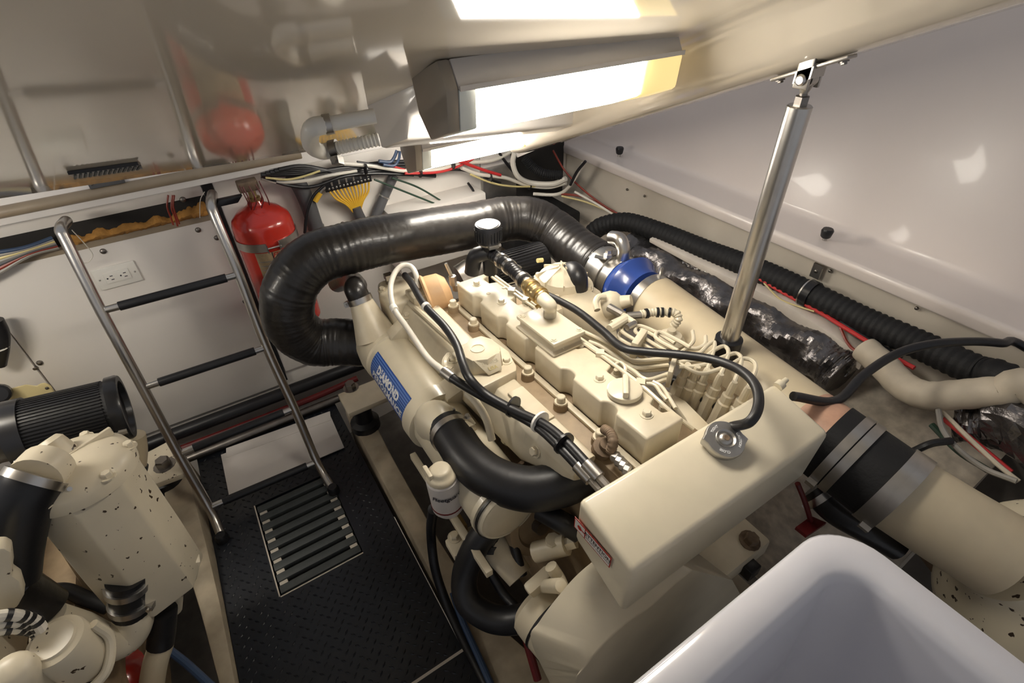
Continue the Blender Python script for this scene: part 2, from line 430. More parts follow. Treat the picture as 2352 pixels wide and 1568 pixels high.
yz2 = [(cy - .055, cz + .022), (cy + .055, cz - .024), (cy + .05, cz - .06), (cy + .022, cz - .112), (cy - .048, cz - .085), (cy - .06, cz - .03)]
lamp('fluorescent_lamp', A(945, 352, Y=1.36).x, A(1235, 318, Y=1.36).x, yz2, 'second fluorescent lamp lower behind the lid stiffener, half hidden above the wiring')

c3y, c3z = 1.25, lidz(1.25, 0, -.74)
yz3 = [(c3y + a - cy, c3z + .01 + b - cz) for a, b in yz2]
lamp('fluorescent_lamp', -.97, -.53, yz3, 'twin fluorescent lamp under the lid above the left-hand engine')
# ================================================================== small things on the lid
g_ = [L(163, 402), L(238, 381), L(325, 376), L(330, 398)]
q = [L(165, 402), L(290, 376), L(328, 378), L(222, 411)]
t = thing('vent_grille', sum(q, V()) / 4, 'black louvred vent grille on the lid edge above the ladder', 'vent')
nrm = V((0, LS, 1)).normalized()
c = sum(q, V()) / 4 - nrm * .004
u0, u1 = L(165, 402, -.004), L(322, 380, -.004); wv = (u1 - u0); vv = V((0, -1, LS)).normalized() * .03
obj('frame', G().obox(u0.lerp(u1, .5), wv * .5, vv, nrm * .003), 'black_plastic', t)
for i in range(14):
    cc = u0.lerp(u1, (i + .5) / 14) - nrm * .0035
    obj('louvre', G().obox(cc, wv * .016, vv * .86 + wv * .05, nrm * .0012), 'slat_grey', t)
p = A(243, 415, Y=1.795)
t = thing('cover_plate', p, 'small dark grey plate on the white fascia below the vent grille', 'plate')
obj('plate', G().box((p.x - .042, 1.788, p.z - .013), (p.x + .042, 1.80, p.z + .013)), 'conduit_grey', t, bevel=.002)
for s in (-1, 1): screw(t, V((p.x + s * .034, 1.7875, p.z)), r=.004, m='steel')

# white drain hoses and elbow beside the stiffener
def Lp(u, v, o): return L(u, v, o)
t = thing('drain_hose', L(760, 330, -.08), 'white ribbed drain hose looping out of the lid stiffener through a plastic elbow', 'hose')
h1 = [L(862, 266, -0.059), L(800, 277, -0.059), L(745, 287, -0.059)]
h2 = [L(872, 320, -0.074), L(820, 330, -0.074), L(762, 343, -0.074)]
obj('upper_hose', G().tube(h1, .0098, 12, 6), 'white_plastic', t)
obj('lower_hose', G().tube(h2, .0098, 12, 6, ridge=(.006, .07)), 'white_plastic', t)
el = [L(752, 286, -0.059), L(722, 292, -0.060), L(712, 310, -0.064), L(716, 335, -0.071), L(738, 348, -0.074), L(760, 344, -0.074)]
obj('elbow', G().tube(el, .0122, 12, 5), 'jug_yellow' if False else 'white_plastic', t, bevel=0)
clamp(t, h1[1].lerp(h1[2], .85), h1[2] - h1[1], .011, .01, 'steel_dull', 1.0, False)
clamp(t, h2[1].lerp(h2[2], .9), h2[2] - h2[1], .012, .012, 'steel_dark', 2.0)

# ================================================================== lid strut
SX, SQ = .90, .74
def along(v_): # point on the strut at image height v_
    k = (v_ - 178) / (800 - 178); return A(1857 + (1668 - 1857) * k, v_, X=SX)
top, bot = along(178), along(800)
ax = (top - bot).normalized()
t = thing('lid_strut', bot, 'stainless steel lid strut standing upright between the injection lines and the exhaust pipe', 'strut')
ltop = (along(244) - bot).length
obj('tube', G().lathe(bot, ax, [(-.03, .0205), (ltop, .0205), (ltop + .002, .018), (ltop + .002, 0)], 32), 'steel', t)
obj('collar', G().lathe(along(795), ax, [(-.10, .017), (-.045, .026), (0, .030), (.024, .030), (.027, .022)], 28), 'black_rubber', t)
obj('lock_nut', G().lathe(along(243), ax, [(0, .012), (.015, .012), (.016, .009)], 6), 'steel_dark', t)
obj('rod', G().cyl(along(240), along(190), .0066, 14), 'steel_dark', t)
pv = along(180)
obj('rod_eye', G().lathe(pv - X_ * .009, X_, [(0, .0135), (.018, .0135), (.018, 0)], 20).lathe(pv - ax * .022, ax, [(0, .0066), (.015, .012)], 14), 'steel_dull', t)
obj('pin', G().lathe(pv - X_ * .024, X_, [(0, 0), (0, .006), (.003, .009), (.045, .009), (.047, 0)], 14), 'steel', t)
for s in (-1, 1):
    obj('clevis', G().obox(pv + X_ * s * .015 + Z_ * .014, X_ * .003, Y_ * .013, Z_ * .028), 'steel_dull', t, bevel=.002)
sl = V((0, -1, LS)).normalized()
zb = lidz(pv.y, -.104, pv.x)
tp = V((pv.x, pv.y, zb - .003))
obj('clevis_block', G().obox(tp - Z_ * .008, X_ * .018, sl * .015, Z_ * .009), 'steel_dull', t)
obj('base_plate', G().obox(tp, X_ * .013, sl * .064, V((0, LS, 1)).normalized() * .003), 'steel_dull', t, bevel=.002)
for s in (-1, 1): bolt(t, tp + sl * s * .052 - Z_ * .004, (0, -LS, -1), .005, .005, 'steel_dark')

# rubber bumpers on the ledge
for (u, v), lb in (((1422, 358), 'small black rubber bumper on the ledge far end near the lid corner'), ((1893, 551), 'small black rubber bumper on the ledge right of the steel strut')):
    p = A(u, v, Z=.829)
    t = thing('rubber_bumper', p, lb, 'bumper', 'rubber bumpers on the side ledge')
    obj('stem', G().cyl(p - Z_ * .003, p + Z_ * .012, .006, 10), 'steel_dull', t)
    obj('buffer', G().lathe(p, Z_, [(.008, .010), (.012, .014), (.030, .017), (.036, .014), (.036, 0)], 12), 'black_rubber', t)

# ================================================================== ladder
def lad(u, v):  # leaning ladder plane through (Y 1.64, Z .75) and (Y 1.40, Z 0)
    return pl(u, v, (0, 1.40, 0), (0, .75, -.24))
t = thing('ladder', (-.15, 1.38, 0), 'stainless steel ladder with black rungs leaning on the white bulkhead', 'ladder')
def foot(p, q): # carry the rail on to the floor
    d = q - p; return q + d * ((0.0 - q.z) / d.z)
Lr = [lad(175, 590), lad(232, 714), lad(328, 890), lad(410, 1042), lad(480, 1165)]
Rr = [lad(512, 540), lad(549, 630), lad(612, 797), lad(676, 937), lad(728, 1060)]
def fit(P):  # straight rail through the measured points
    a, b = P[1], P[-1]; return a, b
for P, top_ in ((Lr, [(155, 560), (140, 527), (152, 507)]), (Rr, [(497, 505), (485, 470), (488, 445)])):
    a, b = P[1], P[-1]; f_ = A(512, 1238, Z=.004) if P is Lr else A(767, 1127, Z=.004)
    tops = [lad(*top_[0]), A(*top_[1], Y=1.72), A(*top_[2], Y=1.80)]
    obj('rail', G().tube([tops[2], tops[1], tops[0], a, P[2], P[3], b, f_], .0145, 14, 5), 'steel', t)
    obj('foot', G().lathe(V((f_.x, f_.y, 0)), Z_, [(0, .02), (.02, .02), (.03, .015)], 14), 'black_rubber', t)
for i, rr in enumerate([1, 2, 3, 4]):
    a, b = Lr[rr], Rr[rr]
    r_ = thing if False else None
    rg = obj('rung', G().cyl(a, b, .0105, 14), 'steel', t)
    d_ = b - a
    obj('rung_grip', G().cyl(a + d_ * .12, b - d_ * .10, .0135, 14), 'black_rubber', rg)

# ================================================================== outlet on the bulkhead
o = [A(207, 622, Y=YB), A(305, 597, Y=YB), A(331, 640, Y=YB), A(233, 665, Y=YB)]
c = sum(o, V()) / 4; hw, hh = .058, .036
t = thing('power_outlet', V((c.x, YB, c.z - hh)), 'white double power outlet plate on the bulkhead behind the ladder', 'outlet')
obj('cover_plate', G().box((c.x - hw, YB - .007, c.z - hh), (c.x + hw, YB, c.z + hh)), 'white_plastic', t, bevel=.003)
fc = obj('receptacle', G().box((c.x - .034, YB - .010, c.z - .0175), (c.x + .034, YB - .006, c.z + .0175)), 'white_plastic', t, bevel=.001)
for s in (-1, 1):
    xx = c.x + s * .018
    for dz in (-.006, .006): obj('slot', G().box((xx - .001, YB - .0105, c.z + dz - .0012), (xx + .007, YB - .0098, c.z + dz + .0012)), 'black_ink', fc)
    obj('ground_hole', G().lathe(V((xx - .009, YB - .0098, c.z)), (0, -1, 0), [(0, .0025), (.0007, .0025), (.0007, 0)], 10), 'black_ink', fc)
    screw(t, V((c.x + s * .048, YB - .0072, c.z)), r=.003, m='steel_dull')

# ================================================================== fire extinguisher
ea = A(612, 540, Y=1.79); ex0 = ea.x; EY = 1.79; zb_ = A(615, 560, Y=1.715).z
EY = 1.782
t = thing('fire_extinguisher', (ex0, EY, .45), 'red fire extinguisher strapped to the bulkhead right of the ladder', 'fire extinguisher')
zt = A(610, 468, Y=1.76).z
rz = .094
obj('cylinder', G().lathe((ex0, EY, .45), Z_, [(0, rz*.8), (.012, rz), (zb_ - .45 + .035, rz), (zb_ - .45 + .052, rz * .985), (zb_ - .45 + .068, rz * .93), (zt - .45 - .022, rz * .70), (zt - .45 - .008, rz * .42), (zt - .45, .026), (zt - .45 + .012, .022)], 40), 'red_paint', t)
obj('neck', G().lathe((ex0, EY, zt), Z_, [(0, .018), (.022, .02), (.024, .012), (.07, .012), (.072, 0)], 16), 'brass', t)
obj('valve', G().obox((ex0 - .005, EY, zt + .062), X_ * .03, Y_ * .02, Z_ * .016), 'rust_metal', t, bevel=.004)
for i in range(9):
    a_ = i * .7 + .3
    p_ = V((ex0 + .03 * math.cos(a_), EY - .03 + .02 * math.sin(a_), zt + .03))
    obj('tag_wire', G().tube([p_ + Z_ * .045, p_ + V((.006, -.01, 0)), p_ - Z_ * .03 + V((.01 * math.cos(a_ * 2), 0, 0))], .0019, 6, 4), 'red_dark', t)
obj('release_lever', G().obox((ex0 - .075, EY - .02, zt + .035), X_ * .035, Y_ * .012, V((.01, 0, .010))), 'black_plastic', t, bevel=.003)
# aluminium strap with gap and screw
g = G(); rings = []
for i in range(33):
    a_ = math.radians(-90 + 12 + i * (336 / 32)); cs = V((math.cos(a_), math.sin(a_), 0))
    rings.append([V((ex0, EY, zb_)) + cs * r_ + Z_ * z_ for r_, z_ in ((rz + .001, -.014), (rz + .004, -.014), (rz + .004, .014), (rz + .001, .014))])
obj('strap', g.loft(*rings), 'aluminium', t)
for s in (-1, 1):
    a_ = math.radians(-90 + 12 * s); p_ = V((ex0, EY, zb_)) + V((math.cos(a_), math.sin(a_), 0)) * rz
    obj('strap_lug', G().obox(p_ + V((0, -.010, 0)), X_ * .0015, Y_ * .010, Z_ * .014), 'aluminium', t)
obj('strap_screw', G().cyl((ex0 - .022, EY - rz - .010, zb_), (ex0 + .024, EY - rz - .010, zb_), .003, 8), 'steel', t)
def on_ext(a_deg, z_, dr=.0012):
    a_ = math.radians(a_deg); return V((ex0 + (rz + dr) * math.cos(a_), EY + (rz + dr) * math.sin(a_), z_))
def ext_patch(a0_, a1_, z0_, z1_, m, nm, dr=.0010, n_=10):
    g = G(); r1 = [on_ext(a0_ + (a1_ - a0_) * i / n_, z0_, dr) for i in range(n_ + 1)]; r2 = [on_ext(a0_ + (a1_ - a0_) * i / n_, z1_, dr) for i in range(n_ + 1)]
    g.add(r1 + r2, [(i, i + 1, n_ + 2 + i, n_ + 1 + i) for i in range(n_)])
    return obj(nm, g, m, t)
ext_patch(-128, -52, .50, zb_ - .018, 'tan_paper', 'instruction_label')
ext_patch(-96.5, -95, .50, zb_ - .018, 'black_ink', 'label_line', .0016)
vs, fs = text_geo('FIXED', .022, shear=.25, bold=.0004)
obj('lettering', G().add([on_ext(-78 + math.degrees(p.x / rz), zb_ - .030 + p.y, .0018) for p in vs], fs), 'red_ink', t, smooth=0)
for z_ in (.74, .725, .71, .695): ext_patch(-124, -100, z_ - .002, z_ + .002, 'grey_dark', 'label_text_line', .0016, 6)
# ================================================================== the engine
EN = thing('marine_engine', (.55, .75, -.1), 'large cream painted six cylinder marine diesel engine in the middle of the compartment', 'engine')
EC, ED, EK = 'engine_cream', 'engine_dirty', 'engine_cream_clean'
def ep(poly, h0, h1): return G().loft([e(x, y, h0) for x, y in poly], [e(x, y, h1) for x, y in poly])
def rect(x0, x1, y0, y1): return [(x0, y0), (x1, y0), (x1, y1), (x0, y1)]
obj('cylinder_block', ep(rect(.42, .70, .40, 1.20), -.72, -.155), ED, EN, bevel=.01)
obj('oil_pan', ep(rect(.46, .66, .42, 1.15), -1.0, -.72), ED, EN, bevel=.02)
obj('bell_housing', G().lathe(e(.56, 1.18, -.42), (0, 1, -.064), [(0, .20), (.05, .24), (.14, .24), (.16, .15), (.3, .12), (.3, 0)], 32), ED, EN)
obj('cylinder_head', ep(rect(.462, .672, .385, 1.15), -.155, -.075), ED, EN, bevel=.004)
hd = obj('head_rail', ep(rect(.498, .512, .39, 1.13), -.075, -.066), EC, EN, bevel=.002)
# valve cover with scalloped flank and notches
out = []
yl = [1.017, .89, .766, .627, .498]
out += [(.515, .395), (.608, .395)]
for yc in [.446, .571, .699, .94, 1.085]:
    out += [(.608, yc - .022), (.588, yc - .015), (.588, yc + .015), (.608, yc + .022)]
out += [(.606, 1.127), (.515, 1.127)]
for yc in yl:
    for k in range(9):
        a_ = math.pi * k / 8
        out.append((.515 + .015 * math.sin(a_), yc + .02 * math.cos(a_)))
vc = obj('valve_cover', ep(out, -.072, 0), EC, EN, bevel=.005, bseg=3, smooth=45)
for u, v in [(1095, 653), (1152, 694), (1290, 803), (1377, 870), (1485, 952)]:
    bolt(vc, E(u, v, 0), (0, .064, 1), .0085, .010, EK)
for u, v in [(1122, 674), (1157, 661), (1218, 704)]:
    obj('dimple', G().lathe(E(u, v, 0), (0, .064, 1), [(0, .006), (.002, .005), (.001, .003), (.001, 0)], 12), EC, vc)
oc = E(1434, 904, 0)
cap = obj('oil_filler_cap', G().lathe(oc, (0, .064, 1), [(0, .030), (.004, .034), (.013, .034), (.015, .031), (.015, 0)], 32), EK, EN)
dv = (E(1437, 928, .015) - E(1436, 872, .015)).normalized()
pv_ = V((0, .064, 1)).normalized().cross(dv)
obj('cap_grip', G().obox(oc + Z_ * .021, dv * .030, pv_ * .0055, Z_ * .008), EK, cap, bevel=.003)
# raised bolts along the head
for u, v, hh in [(1042, 700, .0), (1088, 742, 0), (1208, 856, 0), (1288, 922, 0), (1378, 1002, 0)]:
    p = E(u, v, -.055); p = e(.490, p.y, 0)
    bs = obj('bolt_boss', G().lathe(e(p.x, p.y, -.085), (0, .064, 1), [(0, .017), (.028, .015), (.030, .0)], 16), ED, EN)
    obj('bolt', G().lathe(e(p.x, p.y, -.058), (0, .064, 1), [(0, .014), (.004, .014), (.004, .0095), (.016, .0095), (.018, .008), (.018, 0)], 12), EC, bs)
# breather box on the cover
bp = [(.526, .690), (.610, .690), (.610, .832), (.526, .832)]
bb = obj('breather_box', G().loft(*[[e(.568 + (x - .568) * k, .761 + (y - .761) * k, h) for x, y in bp] for k, h in ((1.06, 0), (1.06, .006), (.93, .008), (.93, .026))], cap=True), EC, EN, bevel=.003)
lidb = obj('breather_lid', ep([(.524, .687), (.612, .687), (.612, .835), (.524, .835)], .026, .037), EK, EN, bevel=.004)
for x in (.534, .602):
    for y in (.70, .822): bolt(lidb, e(x, y, .037), (0, .064, 1), .005, .004, EK)
bt = e(.585, .785, .037)
pth = [bt, bt + Z_ * .022, E(1262, 700, .085), E(1245, 684, .095), E(1228, 668, .098)]
obj('breather_elbow', G().tube(pth, .0155, 16, 6), EK, EN)
pb = [E(1262, 698, .086), E(1247, 684, .095), E(1228, 668, .098), E(1212, 652, .1), E(1200, 642, .1)]
obj('breather_coupling', G().tube(pb[1:4], .0185, 16, 6, ridge=(.012, .05)), 'brass', EN)
for p, q in ((pb[1], pb[2]), (pb[2], pb[3])): clamp(EN, p.lerp(q, .4), q - p, .019, .01, 'brass', 1.2)
pk = [E(1214, 654, .1), E(1190, 632, .1), E(1165, 608, .1), E(1140, 590, .1), E(1124, 580, .1)]
obj('breather_hose', G().tube(pk, .0165, 16, 6, ridge=(.012, .03)), 'black_rubber', EN)
for k_ in (.12, .45, .62): 
    i_ = k_ * 4; j_ = int(i_); clamp(EN, pk[j_].lerp(pk[j_ + 1], i_ - j_), pk[j_ + 1] - pk[j_], .0178, .012, 'steel', .6, scr=k_ > .4)
tee = pk[-1]
obj('breather_tee', G().cyl(tee - Z_ * .06, tee + Z_ * .03, .019).tube([tee, tee + V((-.03, .02, -.01)), tee + V((-.04, .03, -.06))], .021, 14, 5), 'black_rubber', EN)
ft = A(1127, 512, Y=tee.y).z
bf = obj('breather_filter', G().lathe(V((tee.x, tee.y, 0)), Z_, [(tee.z + .03, .024), (tee.z + .034, .031), (ft - .004, .034), (ft, .032), (ft, .0)], 36), 'black_plastic', EN)
for i in range(24):
    a_ = i * math.pi / 12; dd = V((math.cos(a_), math.sin(a_), 0))
    obj('pleat', G().obox(V((tee.x, tee.y, (tee.z + ft) / 2 + .014)) + dd * .0335, dd * .002, dd.cross(Z_) * .0014, Z_ * ((ft - tee.z) / 2 - .026)), 'black_matte', bf)
obj('filter_cap', G().lathe(V((tee.x, tee.y, ft)), Z_, [(0, .029), (.0015, .028), (.0015, 0)], 28), 'aluminium', bf)
clamp(EN, V((tee.x, tee.y, tee.z + .032)), Z_, .025, .01, 'steel_dull', 3)

# ---- long exhaust manifold on the near flank
st_ = [(.455, .408, .455), (.60, .400, .456), (.75, .393, .457), (.90, .386, .459), (1.10, .376, .461), (1.27, .368, .462)]
rings = []
for y, xl, xr in st_:
    dz_ = .0 if y > .5 else .06
    rings.append([e(xr, y, -.13 + dz_), e(xr, y, -.062), e(xr - .006, y, -.057), e(xl + .012, y, -.060), e(xl - .006, y, -.085), e(xl - .020 + dz_ * .3, y, -.16 + dz_), e(xl + .02, y, -.20 + dz_ * 1.5)])
mf = obj('exhaust_manifold', G().loft(*rings), EC, EN, bevel=.003, smooth=40)
obj('manifold_ridge', G().tube([e(.395, 1.24, -.058), e(.405, 1.0, -.056), e(.412, .84, -.055)], .008, 8, 4), EC, mf)
obj('manifold_plate', ep(rect(.412, .452, .58, .70), -.062, -.052), EC, mf, bevel=.003)
# end casting
obj('end_casting', ep([(.345, 1.20), (.46, 1.20), (.465, 1.33), (.42, 1.37), (.36, 1.36), (.335, 1.28)], -.22, -.045), EC, EN, bevel=.012, bseg=3)
obj('end_flange', ep(rect(.40, .465, 1.17, 1.235), -.06, -.030), EC, EN, bevel=.004)
pq = E(893, 640, -.03); obj('sensor', G().cyl(pq - Z_ * .03, pq, .011, 12).obox(pq + Z_ * .008, X_ * .011, Y_ * .011, Z_ * .008), 'steel_dull', EN)
pq = E(905, 652, -.04); bolt(EN, e(.355, 1.30, -.045), (0, 0, 1), .009, .01, EC)
# tan turbine housing behind
tc_ = A(1003, 676, Y=1.20)
tb = obj('turbine_housing', G().lathe(tc_ - X_ * .03, V((1, -.25, .25)), [(0, .02), (.0, .064), (.006, .068), (.012, .060), (.02, .060), (.05, .055), (.068, .036), (.072, 0)], 28), 'tan_cast', EN)
for i in range(6):
    a_ = i * math.pi / 3; x_, y_, n_ = basis(V((1, -.25, .25))); dd = x_ * math.cos(a_) + y_ * math.sin(a_)
    obj('rib', G().obox(tc_ - X_ * .012 + dd * .045, dd * .009, n_ * .016, n_.cross(dd) * .003), 'tan_cast', tb)
pq = A(1040, 640, Y=1.2)
obj('boost_fitting', G().cyl(pq, pq + V((-.012, .01, .05)), .005, 8).cyl(pq - Z_ * .02, pq + Z_ * .01, .011, 6).cyl(pq - Z_ * .04 + X_ * .01, pq - Z_ * .02 + X_ * .01, .014, 8), 'steel_dull', EN)
# thermostat housing
def pe(pts, h0, h1, k=1):
    P = [E(u, v, h1) for u, v in pts]; c = sum(P, V()) / len(P)
    return G().loft([V((p.x, p.y, ez(p.y, h0))) for p in P], P)
tb_ = [(1018, 838), (1035, 812), (1062, 790), (1100, 775), (1130, 778), (1168, 805), (1186, 838), (1186, 850), (1110, 888), (1085, 882), (1045, 862)]
th = obj('thermostat_housing', pe(tb_, -.075, -.035), EC, EN, bevel=.004)
tt = [(1062, 800), (1078, 778), (1105, 770), (1130, 777), (1148, 795), (1150, 806), (1120, 824), (1085, 828), (1066, 818)]
P1 = [E(u, v, .005) for u, v in tt]
c1_ = sum(P1, V()) / len(P1)
P0 = [V((c1_.x + (p.x - c1_.x) * 1.1, c1_.y + (p.y - c1_.y) * 1.1, ez(p.y, -.04))) for p in P1]
obj('thermostat_top', G().loft(P0, P1), EC, th, bevel=.003)
pf = [E(1086, 828, .003), E(1148, 808, .003), E(1152, 848, -.03), E(1122, 862, -.034)]
obj('casting_pad', quad(pf[0], pf[3], pf[2], pf[1], .004), EC, th, bevel=.002)
cc = (pf[0] + pf[1] + pf[2] + pf[3]) / 4; axx = (pf[1] - pf[0]).normalized(); ayy = (pf[0] + pf[1] - pf[2] - pf[3]).normalized(); nn = axx.cross(ayy).normalized()
flat_text('cast_number', '3914028', cc + nn * .0045 + ayy * .006, axx, ayy, .011, 'engine_cream_clean', th, depth=.0006)
flat_text('cast_letters', 'USA', cc + nn * .0045 - ayy * .008, axx, ayy, .012, 'yellow_pale', th, depth=.0006)
hp = E(1097, 800, .0055)
obj('plug_recess', G().lathe(hp, (0, .064, 1), [(0, .0165), (.0012, .0165), (.0012, .014), (-.001, .0135), (-.001, 0)], 24), 'pipe_cream', th)
for u, v in [(1164, 830), (1040, 828), (1080, 872)]: bolt(th, E(u, v, -.035), (0, .064, 1), .0085, .010, EK)
obj('sensor_clip', G().tube([E(1032, 815, -.03), E(1022, 830, -.03), E(1026, 845, -.04), E(1040, 850, -.04)], .008, 8, 4), EK, th)

# ---- heat exchanger cylinder with blue decal
HX, HR = .312, .078
def hz(y): return .600 - .02 * (y - 1.0)
hd_ = V((0, 1, -.02)).normalized()
def hc(y): return V((HX, y, hz(y)))
hxo = obj('heat_exchanger', G().lathe(hc(.54), hd_, [(0, .0), (0, .066), (.01, .072), (.36, .072), (.36, HR), (.66, HR), (.665, HR * .98)], 40), EK, EN)
obj('front_ring', G().band(hc(.565), hd_, .072, .012, .004), EK, hxo)
obj('front_gasket', G().band(hc(.552), hd_, .0715, .006, .003, 36), 'black_rubber', hxo)
obj('front_cap', G().lathe(hc(.542), hd_, [(-.006, 0), (-.006, .05), (-.002, .062), (.004, .068)], 36), EC, hxo)
obj('middle_flange', G().lathe(hc(.86), hd_, [(0, .071), (.004, .084), (.045, .086), (.05, HR)], 40), EK, hxo)
obj('middle_saddle', G().loft(*[[V((.33, y, hz(y) - .05)), V((.33, y, hz(y) + .078)), V((.395, y, hz(y) + .098)), V((.415, y, hz(y) + .07)), V((.415, y, hz(y) - .05))] for y in (.845, .915)]), EC, hxo, bevel=.006)
obj('rear_band', G().lathe(hc(1.165), hd_, [(0, HR), (.004, .083), (.05, .085), (.10, .080), (.135, .055), (.14, 0)], 40), EC, hxo)
obj('rear_saddle', G().loft(*[[V((.31, y, hz(y) - .04)), V((.31, y, hz(y) + .084)), V((.372, y, hz(y) + .125)), V((.385, y, hz(y) + .11)), V((.385, y, hz(y) - .05))] for y in (1.15, 1.195)]), EC, hxo, bevel=.005)
bolt(hxo, V((.373, 1.17, hz(1.17) + .126)), (0, 0, 1), .009, .01, EC)
n0, n1 = V((.292, 1.235, hz(1.235) + .05)), A(827, 688, Y=1.285)
obj('neck', G().tube([n0, n0.lerp(n1, .5), n1], [.062, .045, .031], 24, 4), EC, hxo)
clamp(hxo, n1, n1 - n0, .033, .016, 'steel', 2.4)
nh = (n1 - n0).normalized()
obj('neck_hose', G().tube([n1 - nh * .01, n1 + nh * .035, A(818, 655, Y=1.37), A(800, 640, Y=1.48), A(775, 650, Y=1.58)], .031, 18, 6), 'black_duct', EN)
# bleed valve
bv = A(1045, 955, Z=hz(.88) + .09)
obj('bleed_valve', G().cyl(bv - Z_ * .02, bv + Z_ * .008, .006, 10).cyl(bv + V((-.012, 0, .012)), bv + V((.014, -.01, .004)), .003, 8).cyl(bv + Z_ * .006, bv + Z_ * .024, .003, 8), 'steel_dull', hxo)
# decal on the curved flank: angle measured from the top towards the aisle
def on_hx(y, ang, dr=.0012):
    a_ = math.radians(ang); return hc(y) + V((-math.sin(a_), 0, math.cos(a_))) * (HR + dr)
def hx_patch(y0, y1, a0_, a1_, m, nm, dr=.001, ny=2, na=8, par=None):
    g = G(); vs = [on_hx(y0 + (y1 - y0) * i / ny, a0_ + (a1_ - a0_) * j / na, dr) for i in range(ny + 1) for j in range(na + 1)]
    g.add(vs, [(i * (na + 1) + j, i * (na + 1) + j + 1, (i + 1) * (na + 1) + j + 1, (i + 1) * (na + 1) + j) for i in range(ny) for j in range(na)])
    return obj(nm, g, m, par)
dec = hx_patch(.915, 1.145, 36, 112, 'blue_decal', 'decal', .0010, 4, 20, hxo)
for i in range(9): hx_patch(.915, 1.145, 38.5 + i * 5.0, 41.5 + i * 5.0, 'blue_light', 'stripe', .0015, 4, 3, dec)
def hx_text(s, size, yc, ang, shear, bold, m, nm, dr):
    vs, fs = text_geo(s, size, shear=shear, bold=bold)
    obj(nm, G().add([on_hx(yc - p.x, ang - math.degrees(p.y / HR), dr) for p in vs], fs), m, dec, smooth=0)
hx_text('DIAMOND', .030, 1.03, 60, .0, .0018, 'white_ink', 'lettering', .0022)
hx_text('PERFORMANCE', .029, 1.03, 80, .35, .0010, 'white_ink', 'lettering', .0022)
# outlet elbow and clamp to the coolant hose
h0 = A(1028, 985, Z=.672)
obj('outlet_elbow', G().tube([V((.30, .83, .61)), V((.285, .825, .655)), h0, h0 + V((.02, -.05, -.005))], [.05, .05, .043, .040], 24, 6), EK, hxo)

# ---- oil filter hanging beside the exchanger
fa = A(1014, 1094, X=.222)
of = obj('oil_filter', G().lathe(V((fa.x, fa.y, fa.z)), (0.05, 0, -1), [(0, .0), (0, .030), (.004, .034), (.10, .036), (.112, .030), (.115, 0)], 28), 'filter_white', EN)
vs, fs = text_geo('Fleetguard', .016, shear=.2, bold=.0004)
obj('lettering', G().add([V((fa.x + .002, fa.y, fa.z - .035 + p.y)) + V((math.cos(math.radians(-105) + p.x / .036), math.sin(math.radians(-105) + p.x / .036), 0)) * .0368 for p in vs], fs), 'black_ink', of, smooth=0)
obj('filter_stripe', G().lathe(V((fa.x + .004, fa.y, fa.z - .085)), (.05, 0, -1), [(0, .0358), (0, .0364), (.004, .0364), (.004, .0358)], 28), 'red_dark', of)
obj('filter_head', G().lathe(fa - Z_ * .002, Z_, [(0, .033), (.012, .032), (.018, .024), (.03, .02), (.03, 0)], 20).obox(fa + V((-.024, .01, .010)), X_ * .005, Y_ * .018, Z_ * .016), EC, EN, bevel=.004)
obj('support_rail', G().obox((.235, .70, .50), X_ * .008, V((0, .20, -.012)), Z_ * .010), EC, EN, bevel=.002)
# bracket with bolt and brass fitting
bk = A(1060, 1250, Z=.45)
obj('lower_bracket', G().obox(bk + V((.03, 0, 0)), X_ * .06, Y_ * .025, Z_ * .012), EC, EN, bevel=.004)
bolt(EN, A(1044, 1233, Z=.462), (0, 0, 1), .011, .012, EC)
bq = A(1055, 1203, Z=.48)
obj('brass_fitting', G().obox(bq, X_ * .012, Y_ * .018, Z_ * .012).cyl(bq, bq + V((.0, -.05, -.01)), .007, 8), 'brass', EN, bevel=.002)
# raw water pump body and lower pipes
p0, p1 = A(1120, 1225, Z=.48), A(1195, 1325, Z=.44)
obj('water_pump', G().tube([p0, p0.lerp(p1, .5), p1], [.034, .036, .030], 20, 3), EC, EN)
pu = A(1233, 1200, Z=.52)
obj('pulley', G().lathe(pu, V((0, -1, .35)), [(-.02, .075), (0, .078), (.01, .074), (.012, .055), (.005, .05), (.005, 0)], 32), 'engine_dirty', EN)
obj('pulley_nut', G().lathe(pu + V((0, -.005, 0)), V((0, -1, .35)), [(0, .018), (.02, .016), (.02, 0)], 12), 'steel_dark', EN)
pf_ = A(1270, 1250, Z=.56)
obj('pump_fitting', G().cyl(pf_ + V((-.03, .02, -.03)), pf_ + V((.02, -.02, .01)), .022, 14).cyl(pf_, pf_ + Z_ * .02, .016, 8).cyl(pf_ + V((.02, -.02, .01)), pf_ + V((.035, -.03, .02)), .014, 6), EC, EN)
obj('front_cover', ep(rect(.43, .70, .36, .41), -.60, -.16), ED, EN, bevel=.02)

